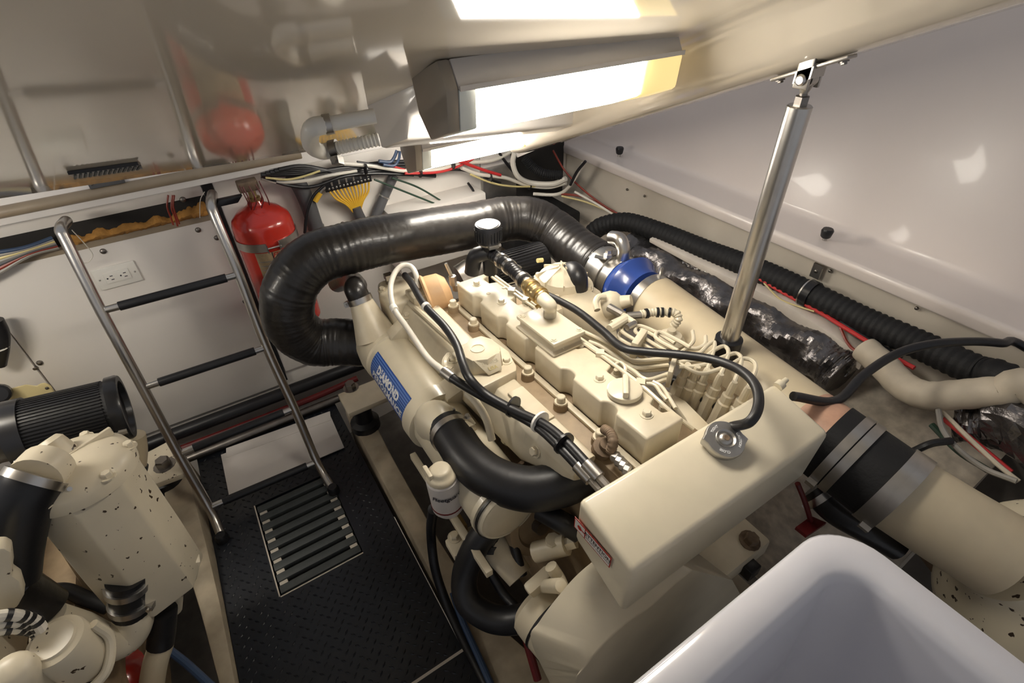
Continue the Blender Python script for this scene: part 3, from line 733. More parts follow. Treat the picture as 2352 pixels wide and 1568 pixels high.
# ---- coolant header tank across the front
zt1, zt0 = .850, .832
T = [V((.337, .365, zt1)), V((.827, .365, zt1)), V((.815, .235, zt0)), V((.334, .235, zt0))]
Bt = [V((.335, .365, .745)), V((.80, .365, .76)), V((.79, .235, .722)), V((.332, .235, .708))]
tk = obj('coolant_tank', G().loft(Bt, T), EK, EN, bevel=.010, bseg=3)
cpos = pl(1664, 1010, (0, .3, .862), (0, 0, 1))
cn = V((-.10, -.32, 1)).normalized()
x_, y_, _ = basis(cn)
rim = []
for k in range(48):
    a_ = 2 * math.pi * k / 48; r_ = .0345
    for a2 in (1.05, 1.05 + math.pi): 
        dlt = math.atan2(math.sin(a_ - a2), math.cos(a_ - a2)); r_ += .0065 * math.exp(-(dlt / .16) ** 2)
    rim.append((a_, r_))
def rg(k, d): return [cpos + (x_ * math.cos(a_) + y_ * math.sin(a_)) * r_ * k + cn * d for a_, r_ in rim]
pc = obj('pressure_cap', G().loft(rg(.92, -.014), rg(.98, -.006), rg(1, 0), rg(.985, .004), rg(.95, .006), rg(.5, .006)), 'aluminium', tk)
obj('cap_centre', G().lathe(cpos + cn * .006, cn, [(-.002, .0175), (.001, .0175), (.003, .0165), (.001, .013), (-.001, .012), (.003, .009), (.004, .006), (.004, 0)], 28), 'steel_dull', pc)
obj('cap_rivet', G().lathe(cpos + cn * .0095, cn, [(0, .0055), (.0015, .005), (.0015, 0)], 14), 'rust_metal', pc)
obj('filler_neck', G().lathe(cpos - cn * .034, cn, [(0, .026), (.02, .026), (.022, .031), (.026, .031)], 28), EK, tk)
def arc_text(s, a_mid, nm):
    vs, fs = text_geo(s, .0062, bold=.0002)
    P = []
    for p in vs:
        rr = .0245 + p.y; aa = a_mid - p.x / .0245
        P.append(cpos + cn * .0066 + (x_ * math.cos(aa) + y_ * math.sin(aa)) * rr)
    obj(nm, G().add(P, fs), 'white_ink', pc, smooth=0)
arc_text('CLOSE', 2.3, 'lettering'); arc_text('CAUTION', -2.2, 'lettering'); arc_text('TIGHT', .2, 'lettering')
# sticker on the tank's end
s1, s2, s3, s4 = A(1323, 1184, X=.3335), A(1406, 1282, X=.3325), A(1401, 1303, X=.3325), A(1321, 1207, X=.3335)
sx = .3318
def sp(p): return V((sx, p.y, p.z))
sq = [sp(s1), sp(s2), sp(s3), sp(s4)]
stk = obj('warning_sticker', G().prism([sq[0], sq[1], sq[2], sq[3]], (-.0006, 0, 0)), 'red_ink', tk)
def ins(a, b):  # inner panel between fractions a..b along the sticker
    t0, t1 = sq[0].lerp(sq[1], a), sq[0].lerp(sq[1], b); b0, b1 = sq[3].lerp(sq[2], a), sq[3].lerp(sq[2], b)
    k = .10
    return G().prism([q_ + V((-.0007, 0, 0)) for q_ in (t0.lerp(b0, k), t1.lerp(b1, k), b1.lerp(t1, k), b0.lerp(t0, k))], (-.0004, 0, 0))
obj('sticker_panel', ins(.025, .30), 'paper_white', stk); obj('sticker_panel', ins(.325, .98), 'paper_white', stk)
axs = (sq[1] - sq[0]).normalized(); ups = (sq[0] - sq[3]).normalized()
mid = sq[0].lerp(sq[1], .65).lerp(sq[3].lerp(sq[2], .65), .36) + V((-.0014, 0, 0))
lng = (sq[1] - sq[0]).length
flat_text('lettering', 'ATTENTION', mid, axs, ups, lng * .125, 'black_ink', stk, bold=.0002)
mid2 = sq[0].lerp(sq[1], .65).lerp(sq[3].lerp(sq[2], .65), .66) + V((-.0014, 0, 0))
flat_text('small_print', 'DO NOT OPEN HOT', mid2, axs, ups, lng * .07, 'black_ink', stk)
mid3 = sq[0].lerp(sq[1], .16).lerp(sq[3].lerp(sq[2], .16), .5) + V((-.0013, 0, 0))
obj('pictogram', G().lathe(mid3, (-1, 0, 0), [(0, .005), (.0002, .005), (.0002, 0)], 12).obox(mid3 + axs * .010, axs * .006, ups * .0012, X_ * .0003), 'red_ink', stk)
tn = V((.775, .355, .855))
obj('tank_fitting', G().lathe(A(1790, 886, Z=.85) - X_ * .005, V((1, 0, .3)), [(0, .010), (.012, .010), (.014, .006), (.026, .005), (.026, 0)], 12), EK, tk)

# ---- belt guard and alternator below the tank
fr = [(1350, 1650), (1322, 1568), (1345, 1530), (1385, 1482), (1437, 1433), (1500, 1388), (1545, 1346), (1592, 1308), (1684, 1332), (1716, 1390), (1640, 1600), (1480, 1700)]
bk_ = [(1290, 1620), (1262, 1568), (1217, 1468), (1236, 1428), (1275, 1375), (1325, 1318), (1390, 1265), (1440, 1230), (1550, 1230), (1580, 1290), (1500, 1520), (1380, 1640)]
YF, YK = .238, .335
def sm2(P, i0, i1, k=5):                      # rounds the outline between two of its points
    S = [(p.x, p.y) for p in spline([V((u, v, 0)) for u, v in P[i0:i1 + 1]], k)]
    return P[:i0] + S + P[i1 + 1:]
fr, bk_ = sm2(fr, 0, 7), sm2(bk_, 0, 7)
bg_ = obj('belt_guard', G().loft([A(u, v, Y=YK) for u, v in bk_], [A(u, v, Y=YF) for u, v in fr]), EK, EN, smooth=50, bevel=.003)
al0, al1 = A(1190, 1400, Y=.46), A(1255, 1400, Y=.34)
obj('alternator', G().lathe(A(1222, 1385, Y=.44), V((.15, -1, 0)), [(0, .0), (0, .05), (.012, .062), (.05, .064), (.10, .064)], 28), EC, EN)
obj('alternator_strap', G().lathe(A(1222, 1385, Y=.44) + V((.15, -1, 0)).normalized() * .05, V((.15, -1, 0)), [(0, .0635), (0, .0655), (.006, .0655), (.006, .0635)], 28), 'black_rubber', EN)
obj('alternator_bracket', G().obox(A(1240, 1335, Y=.43), V((.030, 0, .012)), Y_ * .014, V((-.006, 0, .016))).cyl(A(1240, 1345, Y=.44), A(1290, 1345, Y=.36), .014, 14), EC, EN, bevel=.008)
obj('bracket_pipe', G().tube([A(1265, 1300, Y=.42), A(1285, 1330, Y=.40), A(1300, 1370, Y=.36)], .013, 12, 5), EC, EN)
# right hand front bracket with bolt and clip
rb = A(1725, 1235, Y=.30)
obj('front_bracket', G().obox(rb + V((-.06, .02, -.045)), X_ * .11, Y_ * .05, Z_ * .03), EC, EN, bevel=.01)
bolt(EN, rb - Z_ * .012, (0, -.2, 1), .018, .022, 'rust_metal')
obj('clip', G().obox(A(1715, 1300, Y=.27), X_ * .02, Y_ * .025, Z_ * .02), 'black_plastic', EN, bevel=.004)

# ---- injection side: aftercooler dome, plenum, coupling
dc = E(1292, 628, .0)
dm = obj('aftercooler_cover', G().lathe(dc - Z_ * .05, Z_, [(0, .088), (.015, .088), (.018, .072), (.045, .066), (.062, .044), (.068, .02), (.069, 0)], 28), EC, EN)
for i in range(8):
    a_ = i * math.pi / 4 + .2; dd = V((math.cos(a_), math.sin(a_), 0))
    obj('rib', G().hexa([dc + dd * .01 + Z_ * .010 - dd.cross(Z_) * .002, dc + dd * .066 - Z_ * .034 - dd.cross(Z_) * .002, dc + dd * .066 - Z_ * .034 + dd.cross(Z_) * .002, dc + dd * .01 + Z_ * .010 + dd.cross(Z_) * .002,
                         dc + dd * .01 + Z_ * .026 - dd.cross(Z_) * .002, dc + dd * .070 + Z_ * .002 - dd.cross(Z_) * .002, dc + dd * .070 + Z_ * .002 + dd.cross(Z_) * .002, dc + dd * .01 + Z_ * .026 + dd.cross(Z_) * .002]), EC, dm)
for a_ in (-2.4, -1.0, .2, 2.0): bolt(dm, dc + V((math.cos(a_), math.sin(a_), 0)) * .079 - Z_ * .034, (0, 0, 1), .008, .012, EC)
obj('aftercooler_body', G().box((dc.x - .085, dc.y - .085, dc.z - .16), (dc.x + .085, dc.y + .085, dc.z - .045)), EC, EN, bevel=.015)
obj('drain_tip', G().cyl(E(1246, 597, -.01) , E(1246, 597, -.01) + V((-.018, 0, .004)), .007, 8), 'yellow_pale', dm)
be = [E(1308, 622, 0), E(1318, 622, .008), E(1327, 634, .005), E(1329, 655, -.02), E(1328, 680, -.06)]
obj('boost_elbow', G().tube(be, .026, 18, 6), 'black_rubber', EN)
tp_ = [(1279, 683), (1343, 657), (1392, 690), (1425, 792), (1338, 716)]
P = [E(1279, 683, -.03), E(1343, 657, -.03), E(1400, 692, -.04), E(1426, 794, -.10), E(1336, 716, -.03)]
obj('intake_plenum', G().loft([V((p.x, p.y, p.z - .10)) for p in P], P), EC, EN, bevel=.005)
sr = E(1385, 690, -.01)
obj('boost_sensor', G().lathe(sr - V((-.01, .0, .02)), V((.5, -.6, .35)), [(0, .035), (.02, .036), (.035, .03), (.045, .018), (.07, .014), (.07, 0)], 24), EC, EN)
obj('sensor_arm', G().tube([E(1372, 712, 0), E(1368, 695, .01), E(1375, 682, .015), E(1392, 680, .015)], .008, 10, 5), EK, EN)
for i, (u, v, u2, v2, r_) in enumerate([(1400, 706, 1432, 724, .011), (1425, 720, 1458, 742, .008), (1458, 742, 1440, 752, .008), (1405, 742, 1450, 722, .007), (1440, 725, 1475, 722, .009), (1400, 755, 1438, 732, .010)]):
    obj('fitting', G().cyl(E(u, v, .0), E(u2, v2, .0), r_, 10), ['steel_dull', EK][i % 2], EN)
wp = [E(1470, 722, .0), E(1500, 717, .0), E(1535, 717, 0), E(1552, 719, 0), E(1558, 732, -.01), E(1547, 748, -.03)]
obj('wrapped_line', G().tube(wp, .0095, 12, 6, ridge=(.007, .12)), EK, EN)
for k_ in (.5, 1.3, 1.6, 2.2): 
    j_ = int(k_); clamp(EN, wp[j_].lerp(wp[j_ + 1], k_ - j_), wp[j_ + 1] - wp[j_], .0102, .006, 'black_rubber', 0, False)
cb = E(1540, 772, -.05)
obj('canister', G().lathe(cb - Z_ * .05, Z_, [(0, .034), (.04, .036), (.055, .026), (.06, .012), (.07, .010)], 22), EC, EN)
# fuel injection lines
ILH = -.015
IL = [
 ([(1591, 760), (1592, 784), (1570, 805), (1547, 818)], 0), ([(1621, 772), (1619, 790), (1598, 800), (1570, 795)], 0),
 ([(1624, 850), (1640, 802), (1640, 785), (1626, 792), (1604, 812), (1575, 812), (1552, 822)], 0),
 ([(1655, 862), (1673, 812), (1664, 795), (1644, 802), (1614, 823), (1585, 828), (1555, 832)], 0),
 ([(1686, 880), (1703, 828), (1690, 811), (1660, 820), (1624, 835), (1593, 841), (1560, 842)], 0),
 ([(1718, 892), (1736, 846), (1728, 828), (1705, 823), (1680, 836), (1634, 853), (1601, 856), (1563, 836), (1545, 828)], 0),
 ([(1557, 805), (1514, 782), (1505, 770), (1515, 762), (1545, 775), (1585, 797)], .012),
 ([(1540, 812), (1470, 770), (1459, 756), (1470, 748), (1507, 762), (1550, 788)], .006),
 ([(1520, 815), (1438, 768), (1428, 754), (1438, 745), (1460, 748), (1510, 775)], 0),
 ([(1510, 822), (1430, 782), (1422, 768), (1430, 757)], -.02), ([(1500, 832), (1432, 796), (1424, 783)], -.035),
 ([(1325, 754), (1400, 790), (1440, 822), (1465, 828), (1535, 822)], 0),
 ([(1353, 784), (1384, 797), (1435, 833), (1468, 845), (1535, 838)], -.01),
 ([(1320, 769), (1379, 808), (1450, 848), (1473, 866), (1494, 871), (1535, 858)], 0),
 ([(1400, 818), (1450, 838), (1480, 850), (1535, 846)], -.02), ([(1440, 850), (1480, 872), (1500, 880), (1538, 868)], -.02),
 ([(1325, 760), (1405, 800), (1445, 826), (1470, 834), (1535, 830)], -.012),
]
for pts, dh in IL:
    obj('injection_line', G().tube([E(u, v, ILH + dh) for u, v in pts], .0046, 8, 5), EK, EN)
def upright(u, v, hu, hv, h, t_=.006):
    a, b = E(u, v, h), E(hu, hv, h)
    obj('line_clamp', G().obox(a.lerp(b, .5), (b - a) * .5, Z_ * .022, (b - a).cross(Z_).normalized() * t_), EC, EN, bevel=.002)
upright(1455, 806, 1478, 772, -.01, .008); upright(1536, 872, 1548, 832, -.02, .005)
for u, v in [(1580, 838), (1602, 845), (1624, 850), (1655, 862), (1686, 880), (1718, 892)]:
    b = E(u, v, ILH); dn = V((-.12, .05, -1))
    obj('delivery_valve', G().lathe(b, dn, [(-.004, .006), (.004, .0075), (.03, .0085), (.032, .0125), (.05, .0125), (.053, .0155), (.10, .0165), (.13, .018)], 10), EC, EN)
for i in range(4):
    b = E(1577 + 38 * i, 890 + 22 * i, -.10); bolt(EN, b, (0, 0, 1), .011, .010, EC)
q0 = E(1640, 930, -.13)
obj('injection_pump', G().hexa([E(1545, 880, -.2), E(1700, 985, -.2), E(1740, 930, -.2), E(1590, 850, -.2), E(1545, 880, -.115), E(1700, 985, -.115), E(1740, 930, -.115), E(1590, 850, -.115)]), ED, EN, bevel=.008)
obj('pump_hose', G().tube([E(1540, 870, -.08), E(1600, 905, -.085), E(1680, 945, -.09)], .012, 12, 5), 'black_rubber', EN)
# return rail beside the cover
rr = [E(1130, 636, -.01), E(1190, 680, .004), E(1250, 722, .004), E(1318, 772, .004), E(1376, 812, .004), E(1470, 882, .004), E(1540, 944, -.005), E(1592, 985, -.03)]
obj('return_rail', G().tube(rr, .0042, 8, 5), EK, EN)
obj('return_rail', G().tube([p + V((.014, .004, -.004)) for p in rr[:4]], .0038, 8, 5), EK, EN)
for u, v in [(1175, 668), (1208, 690), (1378, 812), (1471, 880)]:
    p = E(u, v, .004); obj('rail_fitting', G().obox(p, V((.006, -.006, 0)), V((.006, .006, 0)), Z_ * .007), EK, EN)
for pts in ([(1408, 840), (1425, 832), (1437, 845), (1432, 862)], [(1485, 880), (1505, 885), (1520, 905), (1532, 918)], [(1500, 876), (1520, 888), (1538, 915), (1552, 938)]):
    obj('leak_off_pipe', G().tube([E(u, v, -.01) for u, v in pts], .004, 8, 4), EK, EN)
for u, v in [(1330, 793), (1415, 860), (1528, 930)]:
    p = E(u, v, -.045); obj('injector', G().lathe(p - Z_ * .03, Z_, [(0, .012), (.03, .012), (.034, .008), (.045, .007)], 8), EC, EN)
hp_ = [(1578, 958), (1598, 940), (1665, 985), (1645, 1005)]
obj('head_tab', pe([(1530, 895), (1575, 920), (1640, 985), (1600, 1010), (1575, 960)], -.10, -.078), EC, EN, bevel=.003)

# ---- turbo coupling, blue silicone hump hose and cream pipe
def pa(u, v, x=.985): return A(u, v, X=x)
q1, q2, q3, q4, q5 = pa(1372, 606, .985), pa(1432, 650, .985), pa(1478, 680, .985), pa(1516, 706, .982), pa(1925, 1030, .915)
obj('coupling', G().tube([q1, q2], .072, 32, 1), 'aluminium', EN)
clamp(EN, q1.lerp(q2, .55), q2 - q1, .073, .018, 'steel_dull', .4, th=.004); clamp(EN, q1.lerp(q2, .85), q2 - q1, .073, .02, 'steel', 2.6, th=.004)
obj('blue_hose', G().lathe(q2, q3 - q2, [(-.012, .074), (.0, .076), (.018, .092), (.03, .098), (.042, .092), (.062, .078), (.08, .075)], 36), 'blue_silicone', EN)
clamp(EN, q3.lerp(q4, .45), q4 - q3, .076, .028, 'steel', 1.0, th=.003)
obj('sensor_elbow', G().tube([pa(1428, 600), pa(1432, 575), pa(1424, 550), pa(1405, 545)], .020, 18, 6), 'steel', EN)
obj('coupling_nut', G().lathe(pa(1397, 590, .96), (0, 0, 1), [(0, .014), (.012, .014), (.014, .011), (.024, .010), (.024, 0)], 6), 'steel_dull', EN)
obj('coupling_tag', G().obox(pa(1378, 604, .94) + Z_ * .02, V((.012, -.012, -.002)), V((.02, .02, -.01)), Z_ * .0012), 'aluminium', EN)
pm = q4.lerp(q5, .86)
ep_ = obj('exhaust_pipe', G().tube([q4 - (q5 - q4).normalized() * .03, q4.lerp(q5, .3), pm], .078, 36, 1), 'pipe_cream', EN)
obj('primer_section', G().tube([pm, q5], .0785, 36, 1), 'copper_primer', EN)
pt_ = pa(1536, 672, .99)
obj('pipe_stub', G().lathe(pa(1517, 630, 1.02), Z_, [(0, .006), (.02, .006), (.024, .004)], 8), 'steel_dull', EN)

# pleated air filter and turbo parts behind the valve cover
af0, af1 = A(1120, 628, Y=1.24), A(1245, 592, Y=1.24); afd = (af1 - af0).normalized(); afl = (af1 - af0).length
af = obj('pleated_filter', G().lathe(af0, afd, [(0, 0), (0, .05), (afl - .004, .056), (afl, .052), (afl, 0)], 36), 'black_matte', EN)
x_, y_, n_ = basis(afd)
for i in range(36):
    a_ = i * math.pi / 18; dd = x_ * math.cos(a_) + y_ * math.sin(a_)
    obj('pleat', G().obox(af0 + afd * afl * .52 + dd * .0545, afd * afl * .45, dd * .002, afd.cross(dd) * .002), 'black_plastic', af)
obj('filter_rod', G().cyl(af0 + V((0, -.05, -.025)), af1 + V((.01, -.055, -.025)), .004, 8), 'steel', af)
obj('compressor_housing', G().lathe(A(1085, 640, Y=1.27), V((1, -.1, .2)), [(-.05, .03), (-.04, .06), (0, .065), (.03, .05), (.05, .04), (.05, 0)], 24), 'steel_dark', EN)
obj('lifting_eye', G().lathe(A(1113, 612, Y=1.13), V((1, -.6, .2)), [(0, .012), (0, .020), (.006, .020), (.006, .012)], 18), EK, EN)
# small fittings at the front of the head
sh_ = [E(1388, 985, -.03), E(1402, 995, -.02), E(1408, 1015, -.02), E(1402, 1038, -.04)]
obj('braided_hose', G().tube(sh_, .0095, 12, 6, ridge=(.006, .06)), 'rust_metal', EN)
for i in range(4):
    p_ = E(1405 + 9 * i, 1045 + 10 * i, -.045); obj('hose_fitting', G().lathe(p_, V((.3, -.8, .1)), [(0, .008), (.003, .011), (.012, .011), (.015, .008), (.015, 0)], 8), 'steel_dull', EN)
obj('rusty_flange', G().lathe(E(1383, 1035, -.07), V((0, -.3, 1)), [(0, .022), (.018, .022), (.02, .012), (.03, .012), (.03, 0)], 14), 'rust_metal', EN)
pq = A(1244, 1076, Z=.665); obj('drain_plug', G().lathe(pq, V((-.3, -.2, 1)), [(-.03, .018), (.012, .018), (.015, .014), (.015, 0)], 6), EK, EN)
pq = A(1199, 1074, Z=.665); obj('temperature_sensor', G().lathe(pq, Z_, [(-.03, .012), (.006, .012), (.008, .006), (.018, .005), (.018, 0)], 10), 'rust_metal', EN)
for u, v in [(1163, 1008), (1230, 1035)]: bolt(mf, A(u, v, X=.392), (-1, 0, .35), .010, .010, EC)
obj('vent_pipe', G().tube([E(1072, 902, -.05), E(1095, 925, -.06), E(1118, 965, -.09), E(1130, 1010, -.13)], .0085, 12, 6), EC, EN)
# ---- mounts
m0 = A(835, 905, Z=.205)
mt = obj('mount_plate', G().box((.178, 1.44, .19), (.42, 1.565, .212)), EC, EN, bevel=.004)
bolt(mt, A(806, 890, Z=.212), (0, 0, 1), .020, .026, 'steel_dark')
obj('rubber_mount', G().lathe(V((.235, 1.49, .07)), Z_, [(0, .055), (.03, .055), (.04, .035), (.09, .035), (.12, .05), (.12, 0)], 20), 'black_rubber', mt)
# ================================================================== hoses
def hose(name, pts, r, m, label, cat='hose', seg=16, k=6, ridge=None, group=None, clamps=(), clm='steel', part='tube'):
    P = [V(p) for p in pts]
    t = thing(name, min(P, key=lambda p: p.z), label, cat, group)
    obj(part, G().tube(P, r, seg, k, ridge=ridge), m, t)
    rr = r if not isinstance(r, (list, tuple)) else r[0]
    for s_, a_ in clamps:
        Q = spline(P, 8); i = min(int(s_ * (len(Q) - 1)), len(Q) - 2)
        clamp(t, Q[i], Q[i + 1] - Q[i], rr + .0008, .016, clm, a_, th=.003)
    return t
# big black air duct
YD = 1.38
dp = [V((.315, 1.30, .565)), A(775, 785, Y=1.36), A(715, 783, Y=YD), A(668, 742, Y=YD), A(664, 672, Y=YD), A(712, 602, Y=YD), A(800, 570, Y=YD), A(900, 548, Y=YD), A(1050, 524, Y=YD), A(1150, 505, Y=1.375), A(1215, 503, Y=1.34), A(1268, 528, X=.955), A(1320, 570, X=.975), A(1372, 606, X=.985), A(1380, 612, X=.985)]
t = thing('air_duct', dp[0], 'very thick shiny black air duct curving over the back of the engine', 'hose')
Q = spline(dp, 26); rings = []; x = basis(Q[1] - Q[0])[0]; w_ = 0
for i, p in enumerate(Q):
    t2 = (Q[min(i + 1, len(Q) - 1)] - Q[max(i - 1, 0)]).normalized(); x = (x - t2 * x.dot(t2)).normalized(); y = t2.cross(x)
    w_ = .35 * w_ + random.uniform(-.0009, .0009); cv_ = (Q[max(i - 6, 0)] + Q[min(i + 6, len(Q) - 1)]) / 2 - p
    rings.append([])
    for m_ in range(36):
        a_ = 2 * math.pi * m_ / 36; dd = x * math.cos(a_) + y * math.sin(a_)
        inner = max(0, cv_.dot(dd)) / .01
        rings[-1].append(p + dd * (.0728 + w_ + .0007 * math.sin(3 * a_ + i * .2) + min(inner, 1) * .0012 * math.sin(i * 1.9 + math.sin(i * .7) * 2)))
obj('tube', G().loft(*rings), 'black_duct', t, smooth=80)
for i in ():                   # spiral-wrap edges
    if random.random() < .6:
        q_ = Q[i].lerp(Q[i + 1], random.random()); n_ = (Q[i + 1] - Q[i]).normalized() + V((random.uniform(-.06, .06), random.uniform(-.06, .06), random.uniform(-.06, .06)))
        obj('wrap_edge', G().band(q_, n_, .0731, .004, .0015, 36), 'black_duct', t)
# coolant hose to the engine front
cp = [A(1026, 980, Z=.672), A(1045, 1008, Z=.674), A(1080, 1058, Z=.675), A(1135, 1100, Z=.675), A(1210, 1122, Z=.68), A(1285, 1112, Z=.69), A(1345, 1085, Z=.70), A(1400, 1050, Z=.69)]
hose('coolant_hose', cp, .0455, 'black_rubber', 'thick black coolant hose bending from the blue-labelled cylinder to the engine front', seg=28, k=8, clamps=((.09, 3.5),))
# lower loop hose
lp_ = [A(1190, 1160, Z=.57), A(1140, 1195, Z=.55), A(1095, 1250, Z=.50), A(1068, 1320, Z=.43), A(1075, 1380, Z=.39), A(1120, 1415, Z=.38), A(1170, 1424, Z=.39), A(1225, 1415, Z=.42)]
hose('coolant_hose', lp_, .030, 'black_rubber', 'black loop hose hanging below the engine front beside the floor edge', seg=22, k=8)
hose('coolant_hose', [A(1120, 1180, Z=.53), A(1128, 1225, Z=.50), A(1130, 1265, Z=.47)], .022, 'black_rubber', 'short black hose stub between the loop hose and the cream water pump', seg=18, clamps=((.9, 1),), clm='black_rubber')
hose('coolant_hose', [A(1240, 1170, Z=.62), A(1285, 1195, Z=.62), A(1330, 1222, Z=.60)], .022, 'black_rubber', 'short black hose going under the left end of the header tank', seg=18)
hose('small_hose', [A(1162, 1180, Z=.55), A(1180, 1250, Z=.5), A(1200, 1320, Z=.45)], .011, 'black_rubber', 'thin black hose running down in front of the round pulley')
hose('small_hose', [A(1128, 1315, Z=.42), A(1155, 1360, Z=.40), A(1190, 1400, Z=.40)], .011, 'black_rubber', 'thin black hose with brass end inside the loop hose')
# paired black hoses over the manifold
ph = [E(930, 632, -.005), E(945, 650, .0), E(975, 700, .0), E(1020, 748, .0), E(1048, 790, .002), E(1062, 830, .012), E(1078, 868, .008), E(1115, 905, -.02), E(1180, 942, -.035), E(1250, 975, -.035), E(1300, 1015, -.035), E(1350, 1068, -.04), E(1372, 1092, -.045)]
t = hose('oil_line', ph, .0098, 'black_rubber', 'black rubber line lying along the top of the manifold past the thermostat housing', seg=14)
for i, (p, q) in enumerate(((ph[-2], ph[-1]),)):
    d_ = (q - p).normalized(); obj('crimp', G().cyl(q - d_ * .03, q + d_ * .005, .0125, 12).cyl(q, q + d_ * .03, .008, 8), 'steel', t)
for p, q in ((ph[2], ph[3]),): clamp(t, p.lerp(q, .1), q - p, .010, .012, 'white_plastic', 0, False)
ph2 = [E(1022, 855, -.02), E(1045, 872, -.02), E(1100, 905, -.03), E(1165, 940, -.045), E(1235, 980, -.045), E(1290, 1030, -.045), E(1330, 1072, -.05), E(1352, 1096, -.055)]
t = hose('oil_line', ph2, .0098, 'black_rubber', 'second black rubber line clipped beside the manifold line, starting at a crimped fitting', seg=14)
d_ = (ph2[-1] - ph2[-2]).normalized(); obj('crimp', G().cyl(ph2[-1] - d_ * .03, ph2[-1] + d_ * .006, .0125, 12).cyl(ph2[-1], ph2[-1] + d_ * .03, .008, 8), 'steel', t)
d_ = (ph2[1] - ph2[0]).normalized(); obj('crimp', G().cyl(ph2[0] - d_ * .004, ph2[0] + d_ * .03, .012, 12), 'steel_dull', t)
for f_ in (.45, .58, .72):
    Q = spline(ph2, 8); i = int(f_ * (len(Q) - 1)); c_ = Q[i]; n_ = (Q[i + 1] - Q[i]).normalized()
    obj('cable_tie', G().band(c_ + V((.008, .004, .006)), n_, .0215, .005, .0015, 20), 'white_plastic' if f_ == .58 else 'black_plastic', t)
wh = [E(958, 655, -.02), E(956, 632, .005), E(944, 612, .02), E(924, 610, .025), E(906, 628, .015), E(897, 662, -.005), E(905, 708, -.03), E(935, 752, -.045), E(980, 818, -.045), E(1010, 845, -.035), E(1030, 862, -.025)]
t = hose('white_hose', wh, .0078, 'white_wire', 'thin white hose arching over the end casting and along the blue-labelled cylinder', seg=12)
for i_ in (0, 6): clamp(t, wh[i_], wh[i_ + 1] - wh[i_], .0085, .018, 'white_plastic', 0, False)
# overflow hose from the cap
oh = [E(1692, 992, .045), E(1722, 968, .05), E(1742, 930, .06), E(1735, 885, .06), E(1700, 850, .05), E(1640, 826, .04), E(1560, 814, .03), E(1490, 808, .02), E(1430, 798, .015), E(1385, 760, .012), E(1330, 716, .012), E(1280, 688, .01), E(1245, 672, .01)]
oh[0] = cpos + V((.034, .012, .002))
hose('overflow_hose', oh, .0090, 'black_rubber', 'black overflow hose arching from the metal pressure cap back along the injection lines', seg=14, k=8)
hose('control_cable', [V((.845, .33, .83)), A(1920, 920, X=.95), A(1985, 860, X=1.05), A(2060, 812, X=1.15), A(2140, 790, X=1.22), A(2230, 784, X=1.3), A(2300, 788, X=1.36), A(2360, 800, X=1.42), V((1.43, -.1, .74)), V((1.42, -.65, .70))], .0095, 'black_rubber', 'black cable arching from the header tank to the hull side under the ledge', 'cable', seg=12)
hose('black_cable', [A(996, 1168, X=.20), A(990, 1220, Z=.30), A(998, 1300, Z=.18), A(1020, 1370, Z=.10), A(1050, 1440, Z=.07), A(1100, 1540, Z=.05), A(1150, 1640, Z=.05)], .013, 'black_rubber', 'black cable trailing down from the white oil filter along the floor edge', 'cable', seg=12)
hose('black_cable', [A(1040, 1360, Z=.10), A(1060, 1420, Z=.08), A(1105, 1520, Z=.065), A(1140, 1600, Z=.06)], .009, 'blue_wire', 'dark blue cable beside the black cable along the floor edge', 'cable', seg=10)
hose('red_cable', [A(1200, 1430, Z=.25), A(1215, 1490, Z=.2), A(1235, 1560, Z=.15)], .010, 'red_dark', 'dark red cable hanging under the belt guard', 'cable', seg=10)

# ================================================================== exhaust sleeve, riser pipe and muffler
s0, s1 = q5, V((.925, .112, .700))
sd = (s1 - s0).normalized()
s00 = s0 - sd * .03
t = thing('exhaust_sleeve', s1 - Z_ * .09, 'wide black rubber exhaust sleeve with steel band clamps right of the header tank', 'exhaust sleeve')
obj('sleeve', G().tube([s00, s0.lerp(s1, .5), s1], .083, 40, 1), 'black_matte', t)
for f_, a_ in ((.06, .5), (.22, 2.4), (.80, 2.2), (.94, .6)):
    clamp(t, s0.lerp(s1, f_), sd, .084, .018, 'steel_dull', a_, th=.003)
mu = V((.985, -.045, .660))
t = thing('muffler', (1.05, -.25, .4), 'cream exhaust muffler with rust spots at the lower right corner', 'muffler')
obj('inlet_pipe', G().tube([s1 - sd * .03, s1.lerp(mu, .5), mu], .079, 36, 1), 'pipe_cream', t)
mc = V((1.22, -.22, .36))
obj('drum', G().lathe(mu, mu - s1 + V((.10, 0, -.13)), [(0, .079), (.02, .086), (.045, .11), (.08, .15), (.11, .17), (.36, .17), (.38, .12), (.38, 0)], 44), 'rust_cream', t)
obj('seam', G().lathe(mu, mu - s1 + V((.10, 0, -.13)), [(.12, .169), (.12, .175), (.135, .175), (.135, .169)], 44), 'rust_cream', t)
t = thing('support_bar', A(2130, 1300, Z=.45), 'rough dark support bar under the cream exhaust riser', 'bar')
obj('bar', G().hexa([A(2040, 1190, Z=.52), A(2070, 1180, Z=.52), A(2175, 1300, Z=.47), A(2150, 1330, Z=.47)] + [p + Z_ * .02 for p in (A(2040, 1190, Z=.52), A(2070, 1180, Z=.52), A(2175, 1300, Z=.47), A(2150, 1330, Z=.47))]), 'rust_metal', t, bevel=.004)
hose('raw_water_hose', [A(1870, 1120, Z=.52), A(1920, 1170, Z=.50), A(1990, 1210, Z=.48), A(2060, 1250, Z=.45)], .035, 'black_duct', 'black hose under the exhaust sleeve above the white tub', seg=20, clamps=((.15, 1),), clm='steel')
t = thing('red_tag', A(1850, 1210, Z=.45), 'dark red plastic tag on a cord beside the exhaust sleeve', 'tag')
